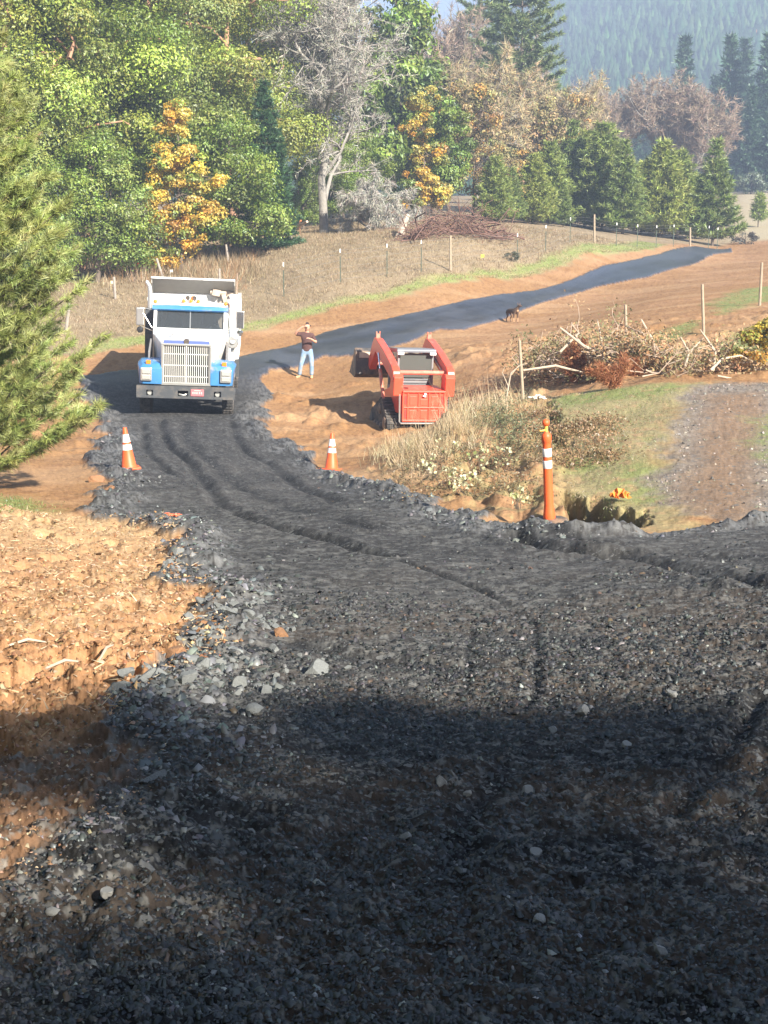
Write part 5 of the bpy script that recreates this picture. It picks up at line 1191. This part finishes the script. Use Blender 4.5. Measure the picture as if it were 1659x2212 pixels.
for a, b_, c_, d_, r_, lb, Y in wf: wfp.append(top_of(a, b_, c_, d_, r_, 'wooden_post', lb, wood, 'post', Y, 'stout wooden posts of the mesh fence')[1])
# steel posts with white tips on the line between the stout posts
def steel_post(x, y, h, label):
    z = float(gz(x, y)[0]); t = thing('steel_post', label, 'post', (x, y, z), (0, 0, 0), 'white tipped steel posts of the mesh fence')
    m_ = MB(); m_.box((0, 0, (h - .3) / 2 - .05), (.035, .008, h - .3 + .1)); m_.box((0, .014, (h - .3) / 2 - .05), (.008, .03, h - .3 + .1)); m_.build('shaft', green_t, t)
    m_ = MB(); m_.box((0, 0, h - .08), (.045, .012, .15)); m_.box((0, .016, h - .08), (.012, .034, .15)); m_.build('white_tip', white_tip, t)
A0 = np.array(hit(615, 640)); A1 = np.array(wfp[0][:2]); A2 = np.array(wfp[1][:2]); A3 = np.array(wfp[2][:2])
def xline(px, a, b):
    k = (px - 829.5) / FPX / _cp * 1.0
    k = (px - 829.5) / FPX / ray(829.5, 560)[1]
    t = (k * a[1] - a[0]) / ((b[0] - a[0]) - k * (b[1] - a[1])); return a + (b - a) * t
sp = [(612, A0, A1, 'leftmost white tipped steel post in the dry field'), (735, A0, A1, 'second white tipped steel post from the truck'), (836, A0, A1, 'third white tipped steel post from the truck'), (910, A0, A1, 'white tipped steel post just left of the stout field post'),
 (1117, A1, A2, 'white tipped steel post right of the brush heap'), (1178, A1, A2, 'white tipped steel post before the left pines'), (1230, A1, A2, 'white tipped steel post left of the stout post by the dark pines'), (1330, A2, A3, 'white tipped steel post right of the stout post by the dark pines'), (1375, A2, A3, 'white tipped steel post before the tallest pine'), (1416, A2, A3, 'white tipped steel post before the gap in the pines'), (1453, A2, A3, 'white tipped steel post before the bright full pine')]
spts = []
for px, a, b_, lb in sp: q = xline(px, a, b_); spts.append(q); steel_post(q[0], q[1], 1.32, lb)
x3, y3 = A3; steel_post(*(A3 + (A3 - A2) * .22), 1.4, 'white tipped steel post before the last pine'); steel_post(*(A3 + (A3 - A2) * .33), 1.4, 'white tipped steel post farthest right in the mesh fence')
wl = [A0, *spts[:4], A1, *spts[4:7], A2, *spts[7:], A3, A3 + (A3 - A2) * .33]; segs = []
for h in (.1, .35, .6, .85, 1.1, 1.25):
    pts = []
    for a, b_ in zip(wl[:-1], wl[1:]):
        for u in (0, .34, .67): c_ = a + (b_ - a) * u; pts.append((c_[0], c_[1], float(base_z(c_[0], c_[1])[0]) + h + .02))
    segs.append((pts, [.0045] * len(pts)))
v, f = tubes(segs, 3); wo = link('wire_fence', np_mesh('wire_fence', v, f), wire); tag(wo, 'thin wire mesh strung between the white tipped posts', 'wire fence')
def small(px, py, col, h, w_, nm, label, cat):
    g = gpt(px, py); m_ = MB(); m_.tube([(0, 0, -.1), (0, 0, h)], .006, 4); m_.box((w_ / 2, 0, h - w_ * .45), (w_, .004, w_ * .8)); o = m_.build(nm, mat('flag_' + nm + str(col), col, .6), None); o.location = g; tag(o, label, cat)
small(1039, 562, (.8, .75, .05), .25, .14, 'pin_flag', 'yellow pin flag in the dry field', 'flag'); small(293, 592, (.65, .05, .05), .5, .16, 'pin_flag', 'red flag on a wire beside the thin old post', 'flag')
small(368, 600, (.8, .8, .7), .35, .12, 'survey_stake', 'pale survey stake by the thick old post', 'stake'); small(240, 628, (.8, .7, .4), .4, .14, 'survey_stake', 'cream survey stake beside the old post near the pine', 'stake')
small(648, 508, (.75, .2, .06), .8, .10, 'survey_stake', 'orange tipped stake above the fallen log', 'stake'); small(413, 732, (.75, .72, .5), .2, .12, 'survey_stake', 'tiny pale stake in the green verge left of the truck cab', 'stake')
# fallen logs and the stump
paleb = mat('bleached_wood', (.44, .36, .27), .85, var=.25, bump=.4, bscale=9)
def log(pts, rad, label, m=paleb, nm='fallen_log'):
    b = MB(); W_ = []
    for px, py, dz in pts: W_.append(gpt(px, py, dz))
    o0 = W_[0].copy(); b.tube([p_ - o0 for p_ in W_], rad, 8); o = b.build(nm, m, None, smooth=True); o.location = o0; tag(o, label, 'log')
log([(600, 505, .25), (622, 508, .42), (640, 509, .45), (664, 510, .75)], [.10, .13, .11, .07], 'pale fallen log lying across the old fence by the grey tree')
log([(495, 532, .1), (520, 534, .12), (556, 533, .12)], [.08, .11, .09], 'grey fallen log lying in the grass below the young oak', oldwood)
log([(862, 513, -.05), (870, 506, .3), (880, 500, .75)], [.22, .15, .12], 'pale broken stump leaning beside the brush heap', nm='tree_stump')

# ------------------------------------------------------------------ brush piles
def brush(name, label, px0, px1, py0, n, hmax, cols, mt, seed, loc_px, rad=.02, leafcols=None, nleaf=0, L=(1.0, 2.6), dep=1.2, big=()):
    rs = np.random.default_rng(seed); c0 = gpt(*loc_px); t = thing(name, label, 'brush pile', c0); s0 = []
    a = np.array(hit(px0, py0)); b = np.array(hit(px1, py0)); segs = []; tipz = []
    for i in range(n):
        u = rs.random(); c = a + (b - a) * u; c = c + np.array([0, rs.normal() * dep * .5]); hh = hmax * math.sin(PI * min(max(u, .08), .92)) ** .7 * rs.random() ** .8
        z = float(base_z(*c)[0]) + .05 + hh * .8; d = unit(np.array([rs.normal(), rs.normal() * .6, rs.normal() * .35 + .12])); l = rs.uniform(*L)
        p0 = np.array([c[0], c[1], z]) - d * l * .5; pts = curve(p0, p0 + d * l, rs.normal() * .1, .25, 6, rs)
        pts[:, 2] = np.maximum(pts[:, 2], z - hh * .8); r0 = rad * rs.uniform(.5, 1.5); segs.append((pts, np.linspace(r0, r0 * .3, 6)))
        for k in range(4):
            q = pts[rs.integers(1, 6)]; dd = unit(d + rs.normal(size=3) * .7); segs.append((curve(q, q + dd * l * rs.uniform(.2, .4), .1, .3, 4, rs), np.linspace(r0 * .4, r0 * .12, 4))); tipz.append(q + dd * l * .2)
    v, f = tubes(segs, 4); o = link('branch_tangle', np_mesh('branch_tangle', v - np.array(c0), f, smooth=True), mt, t); o['kind'] = 'stuff'
    if nleaf:
        tz = np.array(tipz); own = rs.integers(0, len(tz), nleaf); p_ = tz[own] + rs.normal(size=(nleaf, 3)) * np.array([.16, .16, .12])
        gzz = base_z(p_[:, 0], p_[:, 1]); p_[:, 2] = np.maximum(p_[:, 2], gzz + .03)
        V, F, T = cards(p_ - np.array(c0), .075 * rs.uniform(.5, 1.5, nleaf), unit(rs.normal(size=(nleaf, 3)) + np.array([0, 0, .4])), tint_mix(len(tz), leafcols, None, .15, rs)[own], .5, rs=rs)
        o = link('dead_leaves', np_mesh('dead_leaves', V, F, T), dryleaf, t); o['kind'] = 'stuff'
    for pts, r_ in big:
        m_ = MB(); y0 = hit(*loc_px)[1]; m_.tube([Vector(P(px, py, y0 + dy)) - c0 for px, py, dy in pts], r_, 7); m_.build('branch', paleb, t, smooth=True)
    return t
BL = [(.40, .26, .14), (.30, .28, .14), (.45, .33, .18), (.22, .20, .10), (.50, .30, .16)]
brush('brush_pile', 'big pile of bleached branches and rusty leaves on the crest of the grassy mound', 1160, 1450, 812, 140, 1.0, None, mat('pale_twigs', (.40, .30, .22), .9, var=.4), 3, (1320, 815), .018, BL, 15000, (.8, 2.0), 1.4,
 [([(1210, 708, 0), (1262, 748, -.2), (1300, 766, -.2), (1390, 790, -.4), (1462, 822, -.6)], [.02, .035, .04, .05, .06]), ([(1385, 690, .3), (1410, 735, .2), (1440, 790, 0), (1462, 810, 0)], [.02, .03, .035, .05]),
  ([(1280, 765, .3), (1330, 772, .2), (1400, 800, 0)], [.06, .05, .03]), ([(1130, 800, -1), (1200, 790, -.8), (1260, 805, -.8)], [.02, .03, .02]), ([(1290, 690, .4), (1300, 740, .3), (1312, 800, 0)], [.012, .025, .03]), ([(1210, 760, 0), (1250, 720, .1), (1235, 700, .1)], [.03, .02, .01]),
  ([(1340, 800, -.3), (1375, 755, 0), (1365, 720, .1)], [.03, .025, .012])])
brush('brush_pile', 'low spread of pale forked branches and tan leaves right of the big brush pile', 1480, 1610, 803, 26, .28, None, mat('pale_twigs', (.45, .37, .28), .9), 4, (1560, 812), .012, [(.50, .32, .18), (.45, .28, .15), (.5, .4, .22)], 2200, (.6, 1.5), 1.0,
 [([(1480, 790, 0), (1488, 760, 0), (1470, 728, 0)], [.03, .025, .012]), ([(1486, 765, 0), (1505, 745, .1), (1520, 730, .1)], [.022, .018, .008]), ([(1540, 800, 0), (1545, 760, 0), (1525, 730, 0), (1512, 712, 0)], [.035, .03, .02, .01]), ([(1535, 800, -.2), (1560, 775, 0), (1600, 768, .2), (1625, 780, .2), (1632, 800, .2)], [.03, .024, .018, .013, .009]), ([(1470, 778, 0), (1440, 788, .1)], [.02, .01]), ([(1550, 812, -.3), (1600, 822, -.3), (1660, 824, -.3)], [.02, .022, .014])])
brush('brush_pile', 'long heap of dark reddish brown branches at the edge of the wood', 885, 1090, 518, 90, .55, None, mat('dark_twigs', (.17, .095, .07), .9, var=.3), 5, (990, 522), .035, [(.25, .13, .08)], 1500, (1.5, 3.6), 1.6)
# red needle boughs lying in the pile
def bough(px, py, tops, label):
    rs = np.random.default_rng(int(px)); c0 = gpt(px, py); t = thing('dead_bough', label, 'bough', c0, group=None); y0 = c0.y; segs = []; S = []; E = []
    for tx, ty in tops:
        a = np.array(c0); b = P(tx, ty, y0 + .1); pts = curve(a, b, .1, .1, 6, rs); segs.append((pts, np.linspace(.02, .006, 6))); n = 900
        u = rs.uniform(.15, 1, n); q = np.stack([np.interp(u * 5, np.arange(6), pts[:, c]) for c in range(3)], 1) + rs.normal(size=(n, 3)) * .035; S.append(q); E.append(q + unit(unit(b - a) * .7 + rs.normal(size=(n, 3)) * .7 + np.array([0, 0, -.3])) * .13)
    v, f = tubes(segs, 5); link('stem', np_mesh('stem', v - np.array(c0), f, smooth=True), rust, t); S = np.vstack(S); E = np.vstack(E)
    V, F, T = tris(S - np.array(c0), E - np.array(c0), .014, tint_mix(len(S), [(.38, .16, .08), (.32, .13, .06), (.45, .23, .12)], None, .15, rs), rs); link('needles', np_mesh('needles', V, F, T), dryleaf, t)
bough(1250, 830, [(1222, 757), (1240, 740), (1262, 735), (1215, 790)], 'upright rust red dead conifer bough at the left of the big brush pile')
bough(1330, 842, [(1270, 800), (1290, 790), (1330, 795), (1350, 785), (1310, 812)], 'low rust red dead conifer bough in front of the big brush pile')
bough(1362, 820, [(1345, 770), (1372, 782), (1385, 800)], 'small rust red dead conifer bough under the bleached log of the big pile')

# shrub at the right edge, thin bare sapling by the fence post, pale leaved plants
ys = leafy(81, 1.2, [(0, 0, .75, .8, .6, .3), (-.5, 0, .5, .6, .5, .25), (.4, 0, .4, .6, .5, .3)], 40, 5200, .075, [(.50, .38, .07), (.40, .34, .08), (.25, .25, .06), (.45, .25, .06)], None, .04, (.12, .25), .6)
x_, y_ = hit(1668, 812); put('autumn_shrub', 'yellow and green leaved shrub cut by the right edge of the view', ys, (bark, dryleaf), (x_ + .2, y_ + .5, float(gz(x_ + .2, y_ + .5)[0]) + .05), 0, .95, cat='shrub')
tw = MB(); o0 = gpt(1090, 880); y0 = o0.y
tw.tube([Vector(P(px, py, y0)) - o0 for px, py in ((1089, 885), (1098, 835), (1104, 805), (1125, 788), (1140, 785))], [.02, .018, .014, .01, .005], 5); tw.tube([Vector(P(px, py, y0)) - o0 for px, py in ((1102, 812), (1120, 790), (1106, 772), (1118, 762))], [.012, .009, .007, .004], 5)
tw.tube([Vector(P(px, py, y0)) - o0 for px, py in ((1098, 835), (1085, 805), (1092, 790))], [.012, .008, .004], 5)
o = tw.build('bare_sapling', paleb, None, smooth=True); o.location = o0; tag(o, 'thin bare bent sapling beside the fence post near the tall grass', 'sapling')
def pale_plant(px, py, n, r, label):
    rs = np.random.default_rng(int(px + py)); g = gpt(px, py); t = thing('pale_leaved_plant', label, 'plant', g); S = []; 
    seg = []
    for i in range(n):
        a = rs.uniform(0, 2 * PI); d = np.array([math.cos(a) * r * rs.random(), math.sin(a) * r * rs.random(), rs.uniform(.12, .34)]); seg.append((curve((d[0] * .3, d[1] * .3, -.02), d, .1, .2, 4, rs), np.linspace(.005, .002, 4))); S.append(d + rs.normal(size=(4, 3)) * .03)
    v, f = tubes(seg, 4); link('stems', np_mesh('stems', v, f), bark, t); S = np.vstack(S)
    V, F, T = cards(S, .062 * rs.uniform(.6, 1.3, len(S)), unit(rs.normal(size=(len(S), 3)) + np.array([0.3, -.6, .5])), tint_mix(len(S), [(.60, .58, .32), (.68, .64, .42), (.38, .42, .16)], [4, 3, 1.6], .1, rs), .75, rs=rs); link('leaves', np_mesh('leaves', V, F, T), leafm, t)
for px, py, n, r, lb in ((966, 1000, 8, .25, 'pale leaved plant highest on the weedy bank near the tall grass'), (1040, 1032, 11, .28, 'pale leaved plant in the middle of the weedy bank'), (975, 1062, 18, .38, 'widest pale leaved plant low on the weedy bank by the road edge'), (1095, 1020, 8, .22, 'small pale leaved plant on the bank left of the channelizer post'), (1010, 1080, 10, .3, 'pale leaved plant at the foot of the weedy bank'), (1120, 1105, 8, .18, 'small green and cream plant at the foot of the channelizer post'), (935, 1045, 8, .22, 'sparse pale leaved plant on the left end of the weedy bank')): pale_plant(px, py, n, r, lb)

# orange marking tape and the paint spot
def rag(px, py, w_, h, label, colr, nm='marking_tape', dz=.02):
    rs = np.random.default_rng(int(px)); g = gpt(px, py, dz); nx = 12; vs = []
    for j in range(5):
        for i in range(nx): u = i / (nx - 1) - .5; vs.append((u * w_ + .02 * rs.normal(), (j - 2) * .025 + .01 * rs.normal(), .02 + h * (.5 + .5 * math.sin(i * 1.1 + j)) * (1 - abs(u))))
    m_ = MB(); m_.add(vs, [(j * nx + i, j * nx + i + 1, (j + 1) * nx + i + 1, (j + 1) * nx + i) for j in range(4) for i in range(nx - 1)]); o = m_.build(nm, colr, None); o.location = g; o.modifiers.new('thick', 'SOLIDIFY').thickness = .004; tag(o, label, 'tape')
rag(368, 1137, .26, .05, 'strip of orange marking tape lying on the left edge of the road', mat('orange_tape', (.85, .18, .08), .6))
rag(1315, 1100, .30, .12, 'torn bright orange marking tape on the grass right of the hole', mat('orange_mark', (.9, .28, .05), .7), dz=.03); rag(1338, 1082, .22, .14, 'upper scrap of bright orange marking tape above the dark hole', mat('orange_mark', (.9, .28, .05), .7), dz=.03)
rag(1160, 868, .3, .1, 'crumpled white scrap lying left of the dark slot by the brush pile', mat('white_scrap', (.75, .72, .66), .7), 'paper_scrap')

# ------------------------------------------------------------------ rocks
stone_m = mat('grey_stone', (.165, .172, .165), .9, var=.25, vscale=5, bump=.5, bscale=14); pale_stone = mat('pale_stone', (.24, .235, .215), .85, var=.2, bump=.4, bscale=12); soil_m = mat('clod_soil', (.30, .155, .075), .95, var=.35, vscale=8, bump=.8, bscale=20); dark_clod = mat('dark_clod', (.06, .06, .062), .95, var=.3, bump=.8, bscale=20)
def rock_mesh(seed, flat=.6, cuts=11):
    rs = np.random.default_rng(seed); bm = bmesh.new(); bmesh.ops.create_icosphere(bm, subdivisions=3, radius=1)
    for i in range(cuts):
        n = Vector(unit(rs.normal(size=3))); d = rs.uniform(.32, .72)
        for v_ in bm.verts:
            k = v_.co.dot(n) - d
            if k > 0: v_.co -= n * k
    for v_ in bm.verts: v_.co += Vector(rs.normal(size=3) * .012); v_.co.z *= flat
    me = bpy.data.meshes.new('rock'); bm.to_mesh(me); bm.free(); return me
RM = [rock_mesh(900 + i, rng.uniform(.5, .9), 9) for i in range(9)]
CM = [rock_mesh(950 + i, .7, 13) for i in range(5)]
for me in RM: me.materials.append(stone_m)
for me in CM: me.materials.append(soil_m)
def rock(px, py, size, me, label, group=None, m=None, cat='rock', nm='rock', sink=.35, dz=0, asp=None):
    x, y = hit(px, py); z = float(gz(x, y)[0]); o = bpy.data.objects.new(nm, me); C.objects.link(o)
    a = asp or (rng.uniform(.7, 1.3), rng.uniform(.6, 1.1), rng.uniform(.7, 1.1)); o.scale = tuple(size * k for k in a); o.rotation_euler = (rng.normal() * .3, rng.normal() * .3, rng.uniform(0, 6.3)); o.location = (x, y, z + size * .6 * (1 - sink * 2) + dz)
    if m is not None: o.material_slots[0].link = 'OBJECT'; o.material_slots[0].material = m
    tag(o, label, cat, group); return o
big_r = [(253, 1536, .085, 'largest pointed grey slab at the left end of the rock spread'), (312, 1512, .085, 'pale broad grey rock beside the largest pointed slab'), (553, 1565, .07, 'flat grey rock lying alone below the rock spread'), (330, 1735, .07, 'upright grey rock at the border of the shade on the left')]
for px, py, s, lb in big_r: rock(px, py, s, RM[int(px) % 9], lb, None, None)
rr_ = np.random.default_rng(55); cl_ = [(440, 1335, 40, 20, 26), (520, 1345, 60, 26, 46), (590, 1362, 35, 20, 24), (430, 1400, 40, 22, 24), (300, 1525, 40, 26, 24), (380, 1500, 55, 40, 26), (375, 1240, 22, 16, 24), (470, 1480, 80, 40, 22), (330, 1050, 40, 8, 10), (600, 1480, 150, 60, 24)]
for cx, cy_, sx, sy, n in cl_:
    for i in range(n):
        px = cx + rr_.normal() * sx * .7; py = cy_ + rr_.normal() * sy * .7; y = hit(px, py)[1]
        rock(px, py, float(np.clip(rr_.lognormal(-3.55, .45), .014, .085)), RM[rr_.integers(9)], 'broken grey rock in the loose spread along the left edge of the road', 'broken rocks spread along the left road edge')
ps = [(1158, 1874, .032, 'upright white stone standing in the shaded gravel'), (955, 1722, .045, 'long white stone at the border of the shade'), (975, 1700, .025, 'small white stone above the long one'), (1455, 1530, .045, 'white flat stone on the right of the gravel'), (1137, 1742, .04, 'grey pointed stone left of the shaded clod heap'), (1255, 1570, .05, 'pale stone right of the wheel rut'), (1195, 1605, .035, 'pale stone below the wheel rut'), (1010, 1745, .03, 'pale flat stone near the brown puddle of soil'), (875, 1850, .022, 'tiny white stone in the deep shade'), (1425, 2080, .03, 'white chip in the deep shade at bottom right'), (240, 2000, .035, 'flat pale stone in the deep shade at bottom left'), (120, 2020, .028, 'narrow pale stone left of the flat one in deep shade'), (1160, 2020, .03, 'grey pebble at the bottom middle of the road'), (1355, 1640, .035, 'pale stone in the churned gravel right of the rut')]
for px, py, s, lb in ps: rock(px, py, s, RM[int(py) % 9], lb, 'pale stones lying about the foreground gravel', pale_stone, sink=.2)
for px, py, s, lb in ((605, 1390, .075, 'brown soil lump sitting among the grey rocks'), (445, 1372, .10, 'tall soil clod left of the grey rocks'), (372, 1448, .12, 'large leaning soil clod above the lower rock spread'), (210, 1040, .16, 'soil mound between the near pine and the left cone'), (240, 1065, .12, 'small soil mound below the left cone')): rock(px, py, s, CM[int(px) % 5], lb, None, None, 'clod', 'soil_clod', .3)
rr_ = np.random.default_rng(56)
for i in range(60):
    px = rr_.uniform(-40, 340); py = 1180 + 330 * rr_.random() ** .7; rock(px, py, float(np.clip(rr_.lognormal(-3.6, .4), .015, .04)), CM[rr_.integers(5)], 'tan soil clod on the bare straw strewn ground left of the road', 'soil clods left of the road', None, 'clod', 'soil_clod', .3)
# gravel: crushed stone nobody could count
def gravel(n, zone, rs, size, cols, wts, ymin, ymax, name, dens=None, mt=None):
    u = rs.random(n * 3); y = np.exp(np.log(ymin) + u * (np.log(ymax) - np.log(ymin))); x = rs.uniform(-.31, .31, n * 3) * y
    d = sd(x, y, zone) + (fbm(x * 1.1, y * 1.1, 4, 3) - .5) * np.clip(y * .05, .35, 1.2) + (fbm(x * 5, y * 5, 3, 5) - .5) * .25
    ok = d > .03
    if dens is not None: ok &= rs.random(n * 3) < dens(x, y, d)
    x, y = x[ok][:n], y[ok][:n]; n = len(x); z = gz(x, y)
    s = size * np.minimum(rs.lognormal(0, .45, n), 2.4) * np.clip(y / 7, .75, 1.15); base = np.array([[-1, -.6, 0], [1, -.8, 0], [.7, .9, 0], [-.8, .7, 0], [-.5, -.3, .7], [.6, -.4, .6], [.4, .5, .75], [-.4, .4, .55]])
    V = base[None] * (1 + rs.normal(size=(n, 8, 3)) * .28); V[:, :, 2] *= rs.uniform(.3, 1.3, (n, 1)); a = rs.uniform(0, 6.3, n); c_, s_ = np.cos(a)[:, None], np.sin(a)[:, None]
    X = V[:, :, 0] * c_ - V[:, :, 1] * s_ * .7; Y_ = V[:, :, 0] * s_ + V[:, :, 1] * c_ * .7; tx, ty = rs.normal(size=(n, 1)) * .3, rs.normal(size=(n, 1)) * .3
    Z = V[:, :, 2] + X * tx + Y_ * ty
    W_ = np.stack([X * s[:, None] + x[:, None], Y_ * s[:, None] + y[:, None], Z * s[:, None] + z[:, None] - .1 * s[:, None]], -1).reshape(-1, 3)
    q = np.array([[4, 5, 6, 7], [0, 1, 5, 4], [1, 2, 6, 5], [2, 3, 7, 6], [3, 0, 4, 7]]); F = (np.arange(n)[:, None, None] * 8 + q[None]).reshape(-1, 4)
    me = np_mesh(name, W_, F, np.repeat(tint_mix(n, cols, wts, .2, rs), 8, 0)); link(name, me, mt or dryleaf, kind='stuff')
stone_leaf = leaf_mat('stone_chip', 0, .15)
rs = np.random.default_rng(77)
GC = [(.024, .024, .024), (.045, .044, .042), (.09, .09, .086), (.20, .195, .18), (.09, .062, .042)]
gravel(34000, Z_ROAD, rs, .0095, GC, [9, 5, 1.5, .35, .5], 3.0, 26, 'gravel', lambda x, y, d: (.30 + .7 * sst(.42, .6, fbm(x * .9, y * .9, 3, 401))) * (1 - .82 * sst(8.5, 13, y)), stone_leaf)
gravel(16000, Z_ROAD, rs, .017, [(.11, .113, .11), (.07, .071, .07), (.17, .173, .165)], None, 4.5, 30, 'edge_gravel', lambda x, y, d: np.exp(-((d - .22) / .28) ** 2) * (.25 + .75 * sst(.4, .55, fbm(x * .8, y * .8, 2, 405))), stone_leaf)
gravel(26000, Z_ROAD, rs, .0075, [(.018, .018, .018), (.034, .033, .032), (.07, .07, .066), (.15, .147, .135), (.07, .05, .034)], [9, 5, 1.2, .2, .8], 2.9, 8.5, 'fine_gravel', None, stone_leaf)  # chip tints darkened to deepen the foreground shade
gravel(5000, Z_SOIL, rs, .0075, [(.30, .17, .09), (.22, .13, .07), (.16, .15, .135), (.40, .29, .18), (.10, .07, .045)], None, 4.2, 9, 'fine_soil_crumbs', None, stone_leaf)
gravel(5000, Z_PATH, rs, .012, [(.25, .21, .17), (.32, .28, .23), (.17, .14, .11), (.12, .10, .085)], None, 14, 30, 'path_gravel', lambda x, y, d: 1 - .75 * inside(x, y, Z_TRACK), stone_leaf)
gravel(11000, Z_STRAW, rs, .010, [(.38, .22, .11), (.46, .30, .165), (.27, .14, .07), (.52, .38, .24)], None, 6, 18, 'soil_crumbs', None, dryleaf)
# straw and chips on the tan ground
q = in_poly(Z_STRAW, 1800, rs, lambda x, y: (np.abs(x) < y * .32) & (y < 18) & (y > 6)); z = gz(q[:, 0], q[:, 1]) + .012
s_ = np.stack([q[:, 0], q[:, 1], z], 1); a = rs.uniform(0, 6.3, len(q)); e_ = s_ + np.stack([np.cos(a), np.sin(a), rs.normal(size=len(q)) * .3 + .15], 1) * rs.uniform(.02, .10, len(q))[:, None]
link('straw_litter', np_mesh('straw', *tris(s_, e_, .009, tint_mix(len(q), [(.66, .50, .31), (.55, .40, .24), (.72, .58, .40)], None, .12, rs), rs)), dryleaf, kind='stuff')
for i, (x0, y0_, x1, y1_, lb) in enumerate(((20, 1400, 100, 1390, 'pale stick lying at the left edge of the straw'), (100, 1462, 180, 1440, 'bent pale stick in the middle of the straw'), (262, 1400, 285, 1432, 'short pale root near the soil clods'), (215, 1432, 245, 1405, 'short pale stick pointing at the soil clods'))):
    a_ = gpt(x0, y0_, .03); b_ = gpt(x1, y1_, .03); m_ = MB(); m_.tube([Vector((0, 0, 0)), (b_ - a_) * .5 + Vector((0, 0, .03)), b_ - a_], [.007, .010, .005], 6); o = m_.build('stick', paleb, None, smooth=True); o.location = a_; tag(o, lb, 'stick')
# small bush in the verge
put('small_shrub', 'tiny dark bush at the upper edge of the green verge', leafy(91, .5, [(0, 0, .25, .4, .3, .2)], 14, 500, .07, [(.08, .09, .05)], None, .02, (.08, .14)), (bark, leafm), tuple(gpt(1105, 566)), 0, 1.0, cat='shrub')
put('small_shrub', 'dark heap like bush where the dirt road reaches the far field', leafy(92, 1, [(0, 0, .4, 1.0, .6, .35)], 20, 900, .12, [(.06, .06, .05), (.1, .08, .06)], None, .03, (.2, .3)), (bark, leafm), tuple(gpt(1610, 528)), 0, 1.0, cat='shrub')

# ------------------------------------------------------------------ haze
def haze():
    m = bpy.data.materials.new('haze'); m.use_nodes = True; t = m.node_tree; t.nodes.clear(); v = t.nodes.new('ShaderNodeVolumePrincipled'); o = t.nodes.new('ShaderNodeOutputMaterial')
    v.inputs['Color'].default_value = (.56, .70, .96, 1); v.inputs['Density'].default_value = .0017; v.inputs['Anisotropy'].default_value = .1; t.links.new(v.outputs[0], o.inputs[1])
    b = MB(); b.box((0, 0, 72), (5000, 5000, 194)); b.build('haze', m, None, kind='stuff')
haze()
